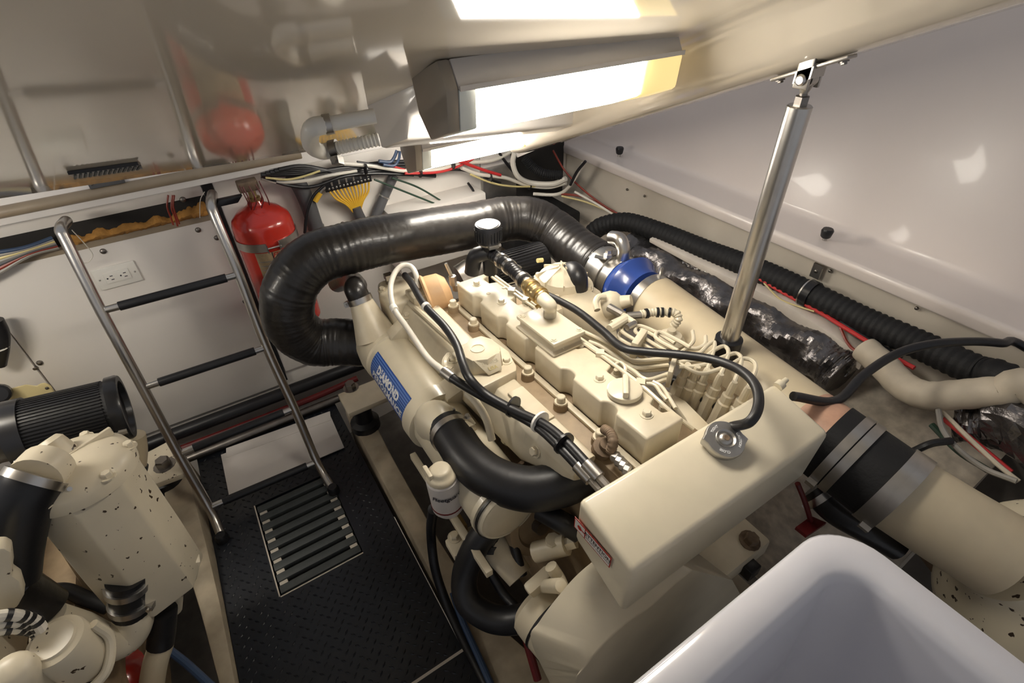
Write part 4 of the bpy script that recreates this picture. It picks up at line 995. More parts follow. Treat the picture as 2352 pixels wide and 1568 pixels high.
obj('tag', G().hexa([A(1825, 1215, Z=.44), A(1860, 1190, Z=.44), A(1895, 1205, Z=.44), A(1850, 1235, Z=.44)] + [p + Z_ * .01 for p in (A(1825, 1215, Z=.44), A(1860, 1190, Z=.44), A(1895, 1205, Z=.44), A(1850, 1235, Z=.44))]), 'red_dark', t)
obj('cord', G().tube([A(1832, 1110, Z=.60), A(1848, 1150, Z=.55), A(1862, 1195, Z=.45)], .006, 8, 5), 'red_dark', t)

# ================================================================== along the hull side
bh = [A(1360, 535, X=1.30), A(1385, 518, X=1.32), A(1440, 510, X=1.36), A(1520, 535, X=1.39), A(1620, 575, X=1.40), A(1740, 620, X=1.40), A(1860, 675, X=1.40), A(1990, 738, X=1.40), A(2120, 795, X=1.39), A(2240, 850, X=1.37), A(2370, 905, X=1.35), V((1.34, -.35, .66)), V((1.34, -.68, .62))]
t = hose('corrugated_hose', bh, .036, 'black_matte', 'long black corrugated hose running along the hull side under the ledge', seg=20, ridge=(.018, .035))
cc = A(1865, 655, X=1.40)
Q = spline(bh, 8); i = min(range(len(Q) - 1), key=lambda j: (Q[j] - cc).length)
t2 = thing('hose_hanger', Q[i], 'metal hanger strap screwed to the hull, holding the black corrugated hose', 'bracket')
obj('strap', G().band(Q[i], Q[i + 1] - Q[i], .0385, .024, .003, 28), 'black_plastic', t2)
tb2 = A(1876, 622, X=1.455)
obj('lug', G().obox(tb2, X_ * .004, Y_ * .014, Z_ * .022), 'steel_dull', t2); screw(t2, tb2 - X_ * .004, (-1, 0, 0), .006)
obj('strap_edge', G().band(Q[i] + (Q[i] - Q[i + 1]).normalized() * .012, Q[i + 1] - Q[i], .039, .004, .0035, 28), 'steel', t2)
for (u, v) in [(1440, 435), (1480, 450), (1906, 622), (2105, 708)]: screw(wr, A(u, v, X=1.466), (-1, 0, 0), .005)
# white batten
bt_ = [(1500, 548), (1600, 600), (1700, 650), (1800, 700), (1900, 765), (1990, 830)]
P = [A(u, v, X=1.36) for u, v in bt_]
obj('batten', G().loft(*[[p + V((-.02, 0, -.008 - .003 * i)), p + V((-.02, 0, .008 + .003 * i)), p + V((.03, 0, .014 + .003 * i)), p + V((.03, 0, -.008 - .003 * i))] for i, p in enumerate(P)]), 'foam_white', label='long white foam-covered batten below the black corrugated hose', cat='batten', bevel=.004)
# foil-faced insulation roll
fp = [A(1445, 575, X=1.34), A(1530, 620, X=1.345), A(1650, 685, X=1.345), A(1780, 758, X=1.345), A(1890, 822, X=1.34), A(1940, 858, X=1.335)]
t = thing('foil_insulation', fp[-1] - Z_ * .1, 'dark crinkled foil insulation roll lying between the exhaust pipe and the hull', 'insulation')
def crinkle(P, r, amp, seg=40, k=14):
    Qs = spline(P, k); g = G(); rings = []
    x = basis(Qs[1] - Qs[0])[0]
    for i, p in enumerate(Qs):
        t2 = (Qs[min(i + 1, len(Qs) - 1)] - Qs[max(i - 1, 0)]).normalized(); x = (x - t2 * x.dot(t2)).normalized(); y = t2.cross(x)
        rings.append([p + (x * math.cos(q) + y * math.sin(q)) * (r + random.uniform(-amp, amp) + .006 * math.sin(3 * q + i * .3)) for q in [2 * math.pi * m / seg for m in range(seg)]])
    return g.loft(*rings)
obj('roll', crinkle(fp, .068, .0022, 34, 22), 'foil_dark', t, smooth=18)
sp_ = [A(1555, 590, X=1.36), A(1640, 636, X=1.36), A(1730, 688, X=1.36), A(1830, 748, X=1.355), A(1920, 818, X=1.35), A(1960, 850, X=1.345)]
obj('torn_edge', crinkle(sp_, .018, .006, 14, 16), 'foil_bright', t, smooth=0)
fq = [A(2210, 960, X=1.32), A(2290, 975, X=1.32), A(2380, 1000, X=1.30), V((1.31, -.25, .56)), V((1.31, -.6, .56))]
obj('foil_patch', crinkle(fq, .055, .004, 24, 10), 'foil_dark', t, smooth=0)
# wrapped beige pipe
wp_ = [A(1985, 800, X=1.33), A(2030, 840, X=1.31), A(2075, 885, X=1.28), A(2130, 908, X=1.27), A(2210, 905, X=1.29), A(2300, 900, X=1.31), A(2400, 915, X=1.32), V((1.36, -.30, .56)), V((1.36, -.68, .54))]
hose('wrapped_pipe', wp_, .034, 'tape_beige', 'beige tape-wrapped pipe elbow on the hull below the black hose', 'pipe', seg=22, k=8, ridge=(.04, .012))
# wires along the batten
hose('red_wire', [A(1732, 632, X=1.37), A(1800, 672, X=1.37), A(1880, 715, X=1.37), A(1940, 752, X=1.36), A(2040, 812, X=1.34), A(2100, 845, X=1.33)], .006, 'red_wire', 'red wire running along the white batten under the corrugated hose', 'wire', seg=8)
hose('black_wire', [A(1930, 738, X=1.37), A(1990, 775, X=1.37), A(2070, 822, X=1.36)], .007, 'black_rubber', 'short black wire lying beside the red wire on the batten', 'wire', seg=8)
hose('yellow_wire', [A(1755, 650, X=1.36), A(1790, 685, X=1.35), A(1830, 702, X=1.355), A(1870, 715, X=1.36)], .0025, 'yellow_pale', 'thin yellow wire sagging below the red wire', 'wire', seg=6)
hose('brown_wire', [A(1930, 752, X=1.36), A(1945, 785, X=1.34), A(1965, 805, X=1.33), A(2000, 815, X=1.32)], .004, 'dark_red_wire', 'brown wire drooping off the batten towards the beige pipe', 'wire', seg=6)
hose('grey_wire', [A(2155, 940, X=1.25), A(2165, 985, X=1.22), A(2200, 1030, X=1.2), A(2260, 1075, X=1.2), A(2335, 1105, X=1.2)], .006, 'grey_wire', 'grey wire curving down the hull past the exhaust sleeve', 'wire', seg=8)
hose('grey_wire', [A(2165, 945, X=1.26), A(2220, 1000, X=1.24), A(2290, 1065, X=1.22), A(2340, 1105, X=1.21)], .005, 'tape_beige', 'beige wire lying beside the grey wire on the hull', 'wire', seg=8)
hose('green_wire', [A(2140, 975, X=1.25), A(2200, 1035, X=1.22), A(2270, 1080, X=1.21)], .007, 'green_dark', 'dark green wire on the hull behind the grey wire', 'wire', seg=8)
hose('red_wire', [A(2170, 960, X=1.27), A(2230, 1010, X=1.25), A(2320, 1085, X=1.23)], .008, 'red_wire', 'short red wire on the hull behind the exhaust sleeve', 'wire', seg=8)
hose('blue_hose', [A(2100, 1035, X=1.14), A(2140, 1018, X=1.16), A(2185, 1012, X=1.2)], .008, 'black_rubber', 'thin dark hose leaving the top of the exhaust sleeve', seg=8)
hose('loose_wire', [A(1270, 345, Y=1.75), A(1300, 395, Y=1.7), A(1345, 440, Y=1.6), A(1400, 480, Y=1.5), A(1440, 500, Y=1.42)], .004, 'dark_red_wire', 'dark red wire running from the far corner down to the hull side', 'wire', seg=6)

# ================================================================== wiring on the bulkhead
YW = 1.80
WR = [
 ('white_cable', [(600, 410), (640, 418), (700, 415), (760, 402), (820, 392)], .0055, 'white_wire', 'white cable sagging above the red extinguisher'),
 ('white_cable', [(790, 375), (850, 380), (930, 392), (1000, 390), (1060, 375), (1130, 368), (1180, 345)], .0075, 'white_wire', 'thick white cable crossing below the far lamp'),
 ('white_cable', [(1060, 385), (1100, 400), (1160, 408), (1210, 425), (1260, 430), (1300, 420)], .0075, 'white_wire', 'thick white cable bending into the far right corner'),
 ('white_cable', [(1182, 350), (1178, 375), (1190, 405), (1220, 420), (1270, 422), (1300, 410)], .011, 'white_wire', 'thickest white cable looping down at the lid corner'),
 ('white_cable', [(1225, 445), (1280, 446), (1310, 425), (1340, 375)], .0075, 'white_wire', 'white cable rising under the ledge end'),
 ('red_cable', [(880, 375), (940, 392), (1000, 393), (1050, 380), (1080, 360), (1105, 345)], .0048, 'red_wire', 'bright red cable lying over the white cables'),
 ('red_cable', [(930, 398), (1000, 396), (1045, 385), (1085, 365), (1100, 350)], .0048, 'red_wire', 'second bright red cable crossing the white ones'),
 ('red_cable', [(1020, 360), (1060, 372), (1110, 390), (1150, 402)], .006, 'red_wire', 'deep red cable running down to the right'),
 ('black_cable', [(600, 405), (660, 425), (720, 428), (790, 405), (860, 398), (950, 402)], .0055, 'black_rubber', 'black cable along the fascia above the terminal strip'),
 ('black_cable', [(820, 372), (900, 385), (960, 398), (1060, 390), (1150, 420)], .005, 'black_rubber', 'black cable mixed into the white bundle'),
 ('yellow_cable', [(610, 408), (660, 412), (700, 404), (735, 392)], .0035, 'yellow_pale', 'thin pale yellow cable left of the terminal strip'),
 ('yellow_cable', [(1080, 400), (1130, 420), (1180, 428), (1240, 428)], .004, 'yellow_pale', 'pale yellow cable under the white bundle'),
 ('green_wire', [(900, 408), (960, 430), (1020, 465)], .0036, 'green_dark', 'upper dark green wire slanting down to the duct'),
 ('green_wire', [(860, 412), (930, 440), (1000, 468)], .0036, 'green_dark', 'lower dark green wire slanting down to the duct'),
 ('blue_cable', [(870, 370), (895, 372), (905, 362), (912, 345)], .006, 'blue_wire', 'blue cable bundle rising left of the far lamp'),
 ('blue_cable', [(880, 378), (905, 380), (916, 365), (918, 347)], .005, 'blue_wire', 'second blue cable rising left of the far lamp'),
 ('dark_red_cable', [(1290, 445), (1340, 452), (1400, 480), (1450, 510)], .005, 'dark_red_wire', 'dark red cable heading right along the hull top'),
 ('yellow_cable', [(1290, 450), (1350, 465), (1420, 495)], .004, 'yellow_pale', 'pale yellow cable heading right along the hull top'),
 ('white_cable', [(1320, 440), (1370, 468), (1420, 500)], .005, 'white_wire', 'white cable heading right along the hull top'),
 ('black_cable', [(1310, 425), (1325, 395), (1345, 370)], .006, 'black_rubber', 'black cable rising under the far end of the ledge'),
 ('black_cable', [(1075, 420), (1088, 440), (1085, 455)], .005, 'black_rubber', 'short black cable dropping behind the duct'),
 ('black_cable', [(1140, 340), (1160, 370), (1180, 395)], .006, 'black_rubber', 'short black cable beneath the lid corner'),
]
for i, (nm, pts, r, m, lb) in enumerate(WR):
    y = YW - .012 * (i % 4)
    hose(nm, [A(u, v, Y=(y if u < 1240 else y - (u - 1240) * .0018)) for u, v in pts], r, m, lb, 'cable', seg=8, k=6)
for i in range(5):
    hose('black_cable', [A(600 + 10 * i, 402 - 3 * i, Y=1.79), A(700, 398 - 4 * i, Y=1.80), A(800, 384 + 4 * i, Y=1.81), A(900, 372 + 6 * i, Y=1.82), A(1000, 372 + 8 * i, Y=1.83)], .0075, 'black_rubber', ['topmost', 'second', 'middle', 'fourth', 'lowest'][i] + ' black cable in the dark bundle tucked under the white fascia', 'cable', seg=8, group='black cables under the fascia')
for u, v in [(840, 388), (965, 396), (1040, 378), (1125, 408), (1215, 425)]:
    p_ = A(u, v, Y=1.775); obj('cable_tie', G().band(p_, V((1, 0, -.2)), .017, .004, .0015, 16), 'black_plastic', label={840: 'black cable tie above the terminal strip', 965: 'black cable tie left of the far lamp middle', 1040: 'black cable tie on the red and white cables', 1125: 'black cable tie below the lid corner plate', 1215: 'black cable tie on the thickest white cable'}[u], cat='cable tie')
obj('dark_mass', G().box((1.02, 1.62, .50), (1.36, 1.86, .62)), 'black_matte', label='added dark box shape in the far right corner below the wiring', cat='dark mass', bevel=.01)  # black block added as a dark mass for the dark clutter there
hose('corrugated_conduit', [A(1205, 362, Y=1.78), A(1225, 385, Y=1.76), A(1250, 398, Y=1.72), A(1290, 402, Y=1.68)], .018, 'black_matte', 'black corrugated conduit in the dark far corner', 'conduit', seg=14, ridge=(.008, .08))
for nm, pts, r, lb in (('grey_conduit', [(672, 402), (690, 430), (708, 470), (725, 520), (738, 548)], .027, 'grey conduit running down right of the extinguisher'), ('grey_conduit', [(905, 402), (885, 445), (862, 500)], .018, 'slanted grey conduit right of the yellow wires')):
    P = [A(u, v, Y=1.84) for u, v in pts]
    t = hose(nm, P, r, 'conduit_grey', lb, 'conduit', seg=16)
    clamp(t, P[-2].lerp(P[-1], .1), P[-1] - P[-2], r + .001, .005, 'aluminium', 0, False)
hose('black_wire', [A(745, 425, Y=1.80), A(720, 450, Y=1.80), A(705, 490, Y=1.80), A(700, 535, Y=1.80)], .005, 'black_rubber', 'black wire dropping from the terminal strip beside the grey conduit', 'wire', seg=8)
# terminal strip with fanned yellow wires
t = thing('wire_harness', A(822, 500, Y=1.84), 'fan of yellow wires gathered from a black terminal strip into a grey sheath', 'wiring')
a_, b_ = A(750, 436, Y=1.835), A(848, 412, Y=1.835)
obj('terminal_strip', G().obox(a_.lerp(b_, .5) + Z_ * .012, (b_ - a_) * .54, Y_ * .012, Z_ * .017), 'black_plastic', t, bevel=.002)
g0 = A(817, 474, Y=1.835); 
for i in range(12):
    f_ = (i + .5) / 12; s_ = a_.lerp(b_, f_) + V((0, -.012, -.004)); e_ = g0 + V(((f_ - .5) * .026, 0, 0))
    obj('yellow_wire', G().tube([s_, s_.lerp(e_, .35) + V(((f_ - .5) * .018, -.008, -.002)), s_.lerp(e_, .75) + V(((f_ - .5) * .01, -.008, 0)), e_ - Z_ * .02], .0038, 8, 5), 'yellow_wire', t)
    obj('terminal_screw', G().lathe(s_ + V((0, -.001, .010)), (0, -1, 0), [(0, .0042), (.003, .0042), (.004, 0)], 8), 'steel', t)
    if i % 2: obj('terminal', G().obox(s_ + V((0, .002, .026)), X_ * .003, Y_ * .004, Z_ * .008), 'steel_dull', t)
obj('sheath', G().tube([g0 + Z_ * .002, A(822, 488, Y=1.84), A(838, 520, Y=1.85)], .019, 14, 5), 'conduit_grey', t)
lg = A(736, 452, Y=1.82)
obj('ring_terminal', G().lathe(A(742, 430, Y=1.82), (0, -1, 0), [(0, .008), (.004, .008), (.004, .003)], 12).cyl(A(742, 432, Y=1.82), A(735, 445, Y=1.82), .006, 8), 'steel_dull', t)
obj('yellow_sleeve', G().cyl(A(735, 442, Y=1.82), A(723, 462, Y=1.82), .010, 12), 'yellow_wire', t)
# white equipment box and battery charger on the bulkhead
p0, p1 = A(890, 490, Y=1.80), A(1090, 440, Y=1.80)
obj('equipment_box', G().box((p0.x, 1.76, .50), (p1.x + .03, 1.88, p0.z)), 'white_panel', label='white equipment box on the bulkhead behind the black duct', cat='box', bevel=.005)
obj('data_plate', G().box((A(1110, 440, Y=1.86).x, 1.855, .55), (A(1185, 440, Y=1.86).x, 1.88, .80)), 'aluminium', label='pale grey plate on the bulkhead behind the duct', cat='plate', bevel=.002)
# cables tangled at the left of the slot
for i in range(7):
    z_ = .905 - i * .011; c_ = ['blue_wire', 'grey_wire', 'yellow_pale', 'grey_wire', 'conduit_grey', 'dark_red_wire', 'grey_wire'][i]
    hose(['blue_cable', 'grey_cable', 'yellow_cable', 'grey_cable', 'grey_cable', 'dark_red_cable', 'grey_cable'][i], [V((-1.0, 1.84, z_ - .02)), V((-.75, 1.83, z_ - .015 + .01 * math.sin(i))), V((-.58, 1.835, z_ + .004)), V((-.47, 1.845, .90 - i * .004)), V((-.40, 1.86, .905 - i * .005))], .0062, c_,
         ['blue cable at the top of the bundle left of the ladder', 'upper grey cable in the bundle left of the ladder', 'yellow cable in the bundle left of the ladder', 'grey cable under the yellow one in the bundle left of the ladder', 'grey cable in the middle of the bundle left of the ladder', 'dark red cable low in the bundle left of the ladder', 'lowest grey cable in the bundle left of the ladder'][i], 'cable', seg=8, group='cables left of the ladder')
for (u, v) in [(392, 455), (400, 470)]:
    pass
t = thing('hanging_wires', A(397, 515, Y=1.83), 'knot of dark red wires hanging in the orange foam slot', 'wires')
for du, dv in ((-6, 0), (4, 3), (8, -2)):
    obj('wire', G().tube([A(392 + du, 448, Y=1.83), A(390 + du, 475 + dv, Y=1.83), A(398 + du, 498, Y=1.83), A(404 + du, 516 + dv, Y=1.83)], .0028, 6, 5), 'dark_red_wire', t)
hose('thin_wire', [A(165, 528, Y=1.80), A(195, 560, Y=1.82), A(213, 585, Y=1.83), A(200, 603, Y=1.83), A(178, 600, Y=1.83)], .0012, 'white_wire', 'thin pale wire curling below the ladder top', 'wire', seg=6)
hose('white_string', [A(470, 440, Y=1.82), A(460, 460, Y=1.82), A(459, 500, Y=1.83)], .0012, 'white_wire', 'thin white string hanging left of the right ladder rail', 'string', seg=6)

# ================================================================== floor-level pipes in front of the bulkhead
hose('black_pipe', [V((-.9, 1.845, .085)), V((-.2, 1.845, .085)), V((.45, 1.845, .085))], .026, 'black_rubber', 'black pipe along the foot of the bulkhead', 'pipe', seg=16, k=2)
hose('red_cable', [V((-.42, 1.80, .045)), V((-.15, 1.795, .045)), V((.12, 1.79, .05)), V((.3, 1.78, .07))], .013, 'red_dark', 'dark red cable along the foot of the bulkhead', 'cable', seg=10)
hose('grey_pipe', [V((-.45, 1.76, .02)), V((-.1, 1.76, .02)), V((.2, 1.76, .02))], .016, 'steel_dark', 'dark grey pipe lying behind the white sheet', 'pipe', seg=12, k=2)
t = thing('manual', (-.08, 1.6, .0), 'pair of white paper sheets lying on the floor behind the ladder', 'paper')
m1 = [A(527, 1141, Z=.006), A(791, 1028, Z=.006), A(757, 950, Z=.012), A(508, 1045, Z=.012)]
obj('sheet', G().prism(m1, (0, 0, .003)), 'paper_white', t)
m2 = [A(520, 1030, Z=.013), A(758, 945, Z=.013), A(760, 965, Z=.013), A(520, 1052, Z=.013)]
obj('sheet', G().prism(m2, (0, 0, .003)), 'paper_white', t)

# ================================================================== white tub in the foreground
t = thing('white_tub', (.25, -.25, .2), 'large glossy white moulded tub in the lower right foreground', 'tub')
def rr_(x0, x1, y0, y1, r, z, n_=8):
    P = []
    for cx_, cy_, a0_ in ((x1 - r, y1 - r, 0), (x0 + r, y1 - r, 90), (x0 + r, y0 + r, 180), (x1 - r, y0 + r, 270)):
        for i in range(n_ + 1):
            a_ = math.radians(a0_ + 90 * i / n_); P.append(V((cx_ + r * math.cos(a_), cy_ + r * math.sin(a_), z)))
    return P
ZT = .86; X1, Y1 = .636, .128; X0, Y0 = -.12, -.62
def tubring(dx, z, r): return rr_(X0 + dx, X1 - dx, Y0 + dx, Y1 - dx, r, z)
rings = [tubring(.025, .20, .05), tubring(.012, ZT - .03, .066), tubring(0, ZT - .022, .075), tubring(0, ZT - .006, .075), tubring(.006, ZT, .07), tubring(.042, ZT - .002, .06), tubring(.050, ZT - .007, .055), tubring(.055, ZT - .02, .05), tubring(.070, ZT - .20, .055), tubring(.085, ZT - .40, .06), tubring(.10, ZT - .44, .055), tubring(.14, ZT - .45, .04)]
obj('shell', G().loft(*rings), 'tub_white', t, smooth=60)
# ================================================================== port engine at the lower left
PE = thing('marine_engine', (-.62, 1.0, -.1), 'second cream marine engine with chipped paint, cut off at the lower left edge', 'engine')
PC = 'port_cream'
# faceted aftercooler casting, standing on a slant
ctop, cbot = A(172, 1075, Y=1.06), A(372, 1345, Y=1.02)
axd = (cbot - ctop).normalized()
x_, y_, n_ = basis(axd)
def pring(c, r, ph=0, k=10): return [c + (x_ * math.cos(a_) + y_ * math.sin(a_)) * r for a_ in [ph + 2 * math.pi * i / k for i in range(k)]]
obj('cooler_body', G().loft(pring(ctop + axd * .015, .102, .1, 7), pring(ctop + axd * .05, .100, .1, 7), pring(ctop.lerp(cbot, .6), .104, .1, 7), pring(cbot - axd * .02, .104, .1, 7)), PC, PE, bevel=.006, smooth=25)
cv = obj('cooler_cover', G().lathe(ctop, axd, [(.028, .104), (.008, .105), (-.006, .100), (-.022, .080), (-.032, .045), (-.035, 0)], 32), PC, PE)
for a_ in (.4, 1.9, 3.3, 4.7, 5.6):
    bolt(cv, ctop + (x_ * math.cos(a_) + y_ * math.sin(a_)) * .098 - axd * .004, -axd, .010, .012, PC)
for a_ in (1.0, 2.6, 4.1): 
    dd = x_ * math.cos(a_) + y_ * math.sin(a_)
    obj('rib', G().obox(ctop + dd * .045 - axd * .026, dd * .045, axd * .010, axd.cross(dd) * .004), PC, cv, bevel=.002)
st0 = A(108, 1022, Y=1.10)
obj('cover_stub', G().lathe(st0 + V((.02, -.02, -.04)), (st0 - ctop) * 1.0 + Z_ * .03, [(0, .03), (.05, .025), (.058, .018), (.058, 0)], 18), PC, cv)
fb = cbot + axd * .0
obj('cooler_foot', G().lathe(cbot - axd * .03, axd, [(0, .088), (.012, .09), (.02, .075), (.05, .04), (.06, 0)], 12), PC, PE)
obj('foot_lug', G().obox(A(440, 1300, Y=1.02), V((.016, 0, .03)), Y_ * .02, V((.012, 0, -.006))), PC, PE, bevel=.004)
obj('foot_nozzle', G().tube([A(385, 1350, Y=1.0), A(395, 1375, Y=1.0), A(400, 1400, Y=1.0)], [.028, .024, .018], 16, 4), PC, PE)
# cast elbow pipe below with black coupling
j0, j1 = A(293, 1335, Y=.95), A(305, 1395, Y=.95)
ej = [A(300, 1400, Y=.95), A(310, 1425, Y=.94), A(290, 1462, Y=.93), A(235, 1478, Y=.92), A(170, 1455, Y=.92), A(110, 1430, Y=.93)]
obj('outlet_elbow', G().tube(ej, [.036, .037, .038, .042, .045, .04], 24, 6), PC, PE)
cpl = obj('coupling_hose', G().tube([A(290, 1325, Y=.96), A(296, 1360, Y=.955), A(302, 1402, Y=.95)], .039, 24, 4), 'black_rubber', PE)
for p_, q_ in ((A(292, 1345, Y=.957), .4), (A(299, 1383, Y=.952), 2.0)): clamp(PE, p_, A(302, 1402, Y=.95) - A(290, 1325, Y=.96), .040, .016, 'steel', q_ + 3.2, th=.003)
# manifold flank behind
obj('manifold', G().hexa([A(70, 1170, Y=1.15), A(130, 1165, Y=1.15), A(245, 1340, Y=1.05), A(200, 1370, Y=1.05)] + [p - Z_ * .12 for p in (A(70, 1170, Y=1.15), A(130, 1165, Y=1.15), A(245, 1340, Y=1.05), A(200, 1370, Y=1.05))]), ED, PE, bevel=.01)
obj('cylinder_block', G().box((-1.0, .55, -.15), (-.56, 1.45, .38)), ED, PE, bevel=.02)
obj('oil_pan', G().box((-.95, .6, -.27), (-.62, 1.4, -.15)), ED, PE, bevel=.02)
obj('rocker_cover', G().box((-.92, .5, .38), (-.64, 1.3, .52)), PC, PE, bevel=.015)
# fuel strainer canister
fc0 = A(122, 1470, Y=.80)
can = obj('strainer_canister', G().lathe(fc0 + Z_ * .0, (0.04, .04, -1), [(-.004, 0), (-.004, .034), (0, .036), (.004, .046), (.012, .048), (.10, .046), (.13, .03), (.132, 0)], 32), PC, PE)
obj('strainer_bracket', G().tube([fc0 + V((.052, .01, -.02)), fc0 + V((.058, -.0, -.07)), fc0 + V((.04, -.04, -.10)), fc0 + V((.0, -.055, -.115))], .009, 10, 5), PC, PE)
ehp = [(-40, 1262), (10, 1260), (24, 1268), (28, 1305), (26, 1322), (45, 1335), (55, 1368), (40, 1395), (5, 1408), (-40, 1410)]
obj('end_housing', G().prism([A(u, v, Y=.88) for u, v in ehp], (0, .03, 0)), PC, PE, bevel=.004)
obj('pump_body', G().lathe(A(30, 1545, Y=.76), (.2, -.3, 1), [(-.1, .034), (0, .034), (.012, .028), (.02, .015), (.02, 0)], 20), PC, PE)
for i in range(3):
    P = [A(-10, 1415 + 16 * i, Y=.84), A(35, 1412 + 15 * i, Y=.84), A(80, 1425 + 12 * i, Y=.84), A(100, 1450 + 10 * i, Y=.83)]
    w_ = obj('wrapped_cable', G().tube(P, .010, 10, 5), 'white_wire', PE)
    for f_ in (.25, .5, .62, .8):
        Q = spline(P, 6); k_ = int(f_ * (len(Q) - 2)); obj('tape', G().band(Q[k_], Q[k_ + 1] - Q[k_], .0102, .008, .001, 12), 'black_rubber', w_)
# mount plate
mp = obj('mount_plate', G().hexa([A(318, 1062, Z=.20), A(405, 1015, Z=.20), A(440, 1092, Z=.20), A(340, 1130, Z=.20)] + [p + Z_ * .022 for p in (A(318, 1062, Z=.20), A(405, 1015, Z=.20), A(440, 1092, Z=.20), A(340, 1130, Z=.20))]), PC, PE, bevel=.004)
bolt(mp, A(378, 1068, Z=.222), (0, 0, 1), .022, .028, 'steel_dark')
obj('rubber_mount', G().lathe(A(380, 1100, Z=.10), Z_, [(-.02, .06), (.02, .06), (.03, .04), (.08, .04), (.10, .055), (.10, 0)], 20), 'black_rubber', mp)
nk0, nk1 = A(112, 1066, Y=1.04), A(80, 1100, Y=1.0)
obj('hose_neck', G().tube([nk0, nk0.lerp(nk1, .5), nk1], [.046, .046, .045], 24, 4), PC, PE)
# hoses of the port engine
hose('coolant_hose', [A(84, 1094, Y=1.004), A(70, 1118, Y=.995), A(46, 1175, Y=.985), A(28, 1260, Y=.97), A(20, 1330, Y=.95)], .048, 'black_rubber', 'thick black hose clamped to the chipped cream cooler at the left edge', seg=26, clamps=((.07, 2.2),))
hose('coolant_hose', [A(20, 1345, Y=.98), A(60, 1370, Y=.98), A(105, 1400, Y=.97)], .045, 'black_duct', 'black hose elbow behind the cream pump housing at the left edge', seg=22)
hose('small_hose', [A(95, 1360, Y=1.05), A(150, 1355, Y=1.05), A(200, 1375, Y=1.03), A(250, 1395, Y=1.0)], .016, 'black_rubber', 'black hose passing behind the port coupling', seg=14)
hose('drain_pipe', [A(375, 1400, Y=.96), A(372, 1450, Y=.95), A(368, 1480, Y=.94)], .030, 'black_rubber', 'short black hose under the chipped cream cooler', seg=18)
hose('drain_pipe', [A(370, 1480, Y=.94), A(355, 1530, Y=.92), A(345, 1600, Y=.90)], .028, 'pipe_cream', 'cream pipe leading down from the short black hose at the bottom edge', 'pipe', seg=18)
hose('blue_cable', [A(385, 1490, Z=.12), A(430, 1525, Z=.10), A(490, 1580, Z=.08)], .010, 'blue_wire', 'dark blue cable at the bottom edge left of the floor', 'cable', seg=10)
hose('cable_tie', [A(198, 1440, Y=.84), A(200, 1475, Y=.84), A(203, 1530, Y=.84), A(206, 1580, Y=.84)], .009, 'black_rubber', 'black cable hanging beside the cream strainer canister', 'cable', seg=8)
t = thing('red_bucket', A(265, 1560, Z=.15), 'red rounded float at the bottom edge beneath the cast elbow', 'float')
obj('float', G().lathe(A(265, 1568, Z=.10), Z_, [(-.06, .04), (-.03, .07), (.02, .075), (.05, .05), (.065, 0)], 28), 'red_paint', t)
# conical air filter
fa0, fa1 = A(10, 1004, Y=1.33), A(284, 934, Y=1.33)
fd = (fa1 - fa0).normalized(); ln = (fa1 - fa0).length; FR = .078
t = thing('air_filter', fa0.lerp(fa1, .5) - Z_ * FR, 'big black cylindrical air filter with chrome-ringed end beside the ladder', 'air filter')
obj('element', G().lathe(fa0, fd, [(.02, 0), (.02, FR * .96), (ln - .015, FR * .96), (ln - .01, FR)], 48), 'black_matte', t)
x_, y_, n_ = basis(fd)
for i in range(60):
    a_ = i * 2 * math.pi / 60; dd = x_ * math.cos(a_) + y_ * math.sin(a_)
    obj('pleat', G().obox(fa0 + fd * (ln / 2) + dd * FR * .965, fd * (ln / 2 - .03), dd * .0022, fd.cross(dd) * .0018), 'black_rubber', t)
obj('rear_band', G().band(fa0 + fd * .03, fd, FR, .035, .004, 40), 'black_plastic', t)
er = obj('end_ring', G().lathe(fa1, fd, [(-.02, FR), (-.02, FR + .005), (.0, FR + .006), (.006, FR + .003), (.006, FR - .010), (-.006, FR - .014), (-.006, FR - .016)], 48), 'black_plastic', t)
obj('end_disc', G().lathe(fa1 - fd * .004, fd, [(-.002, FR - .012), (-.006, FR - .02), (-.004, .004), (-.004, 0)], 40), 'conduit_grey', t)
lg = fa0 + (x_ * math.cos(2.2) + y_ * math.sin(2.2)) * FR
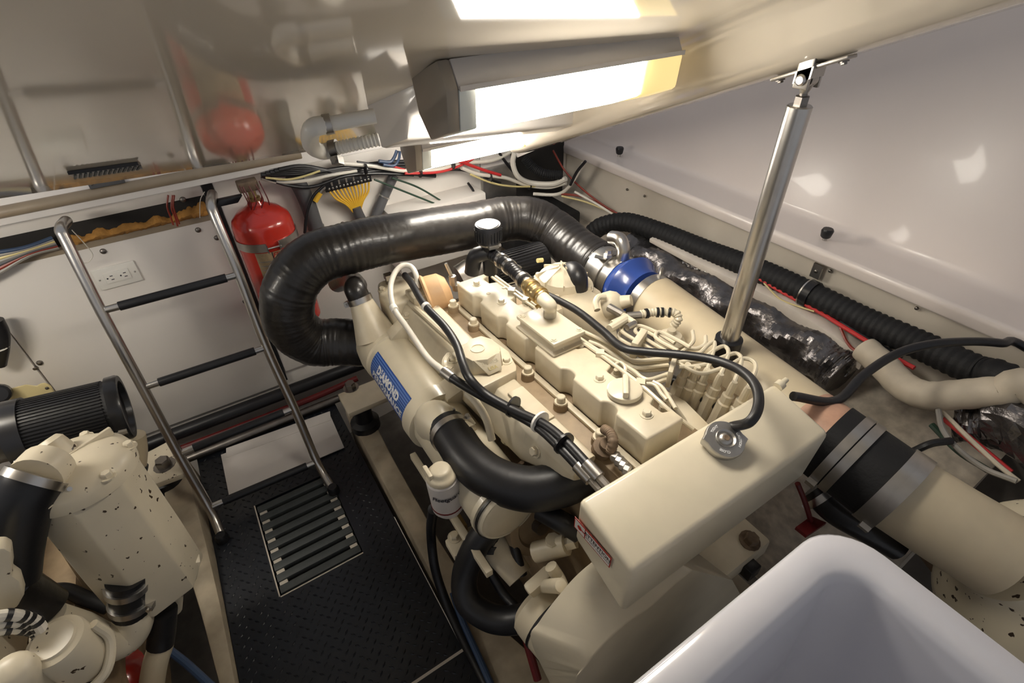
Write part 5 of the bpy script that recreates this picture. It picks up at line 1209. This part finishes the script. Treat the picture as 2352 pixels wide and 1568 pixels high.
for a_ in (2.55,):
    dd = V((0.05, -.85, -.15)).normalized(); dd = (dd - fd * dd.dot(fd)).normalized()
    obj('long_clamp', G().cyl(fa0 + fd * .02 + dd * (FR + .006), fa1 - fd * .01 + dd * (FR + .006), .005, 10), 'steel', t)
    obj('clamp_nut', G().cyl(fa1 - fd * .015 + dd * (FR + .006), fa1 + fd * .002 + dd * (FR + .006), .009, 8), 'steel', t)
hose('intake_pipe', [fa0 + fd * .03, fa0 - fd * .04, fa0 - fd * .1 + V((-.05, -.02, -.04))], .06, 'black_duct', 'black intake pipe behind the big air filter at the left edge', 'pipe', seg=24)
hose('exhaust_elbow', [A(300, 1000, Y=1.36), A(305, 1035, Y=1.35), A(300, 1085, Y=1.33), A(285, 1110, Y=1.31)], .034, 'pipe_cream', 'rusty cream elbow pipe under the air filter end', 'pipe', seg=20, clamps=((.62, 1), (.8, 1)), clm='black_rubber')
# yellowed plastic bottle and black connector on the far left
b0 = A(35, 925, Y=1.72)
t = thing('coolant_bottle', b0 - Z_ * .08, 'yellowed plastic coolant bottle behind the big air filter', 'bottle')
pts = [(-90, 915), (-20, 905), (20, 893), (60, 882), (85, 886), (92, 880), (105, 878), (118, 885), (128, 905), (135, 925), (120, 960), (40, 990), (-80, 1010)]
obj('bottle', G().loft([A(u, v, Y=1.80) for u, v in pts], [A(u, v, Y=1.70) for u, v in pts]), 'jug_yellow', t, bevel=.018, bseg=3)
screw(t, A(108, 891, Y=1.70), (0, -1, 0), .005)
obj('bottle_cap', G().lathe(A(2, 902, Y=1.70), (.2, -1, .5), [(0, .026), (.03, .026), (.035, .02), (.035, 0)], 16), 'black_plastic', t)
t = thing('hose_barb', A(0, 820, Y=1.84), 'black hose end clipped to the white panel at the left edge', 'hose')
obj('barb', G().tube([A(-12, 735, Y=1.82), A(2, 765, Y=1.82), A(2, 800, Y=1.82), A(-4, 835, Y=1.83)], .020, 14, 5), 'black_rubber', t)
obj('tie', G().band(A(2, 797, Y=1.82), Z_, .021, .004, .001, 16), 'white_plastic', t)
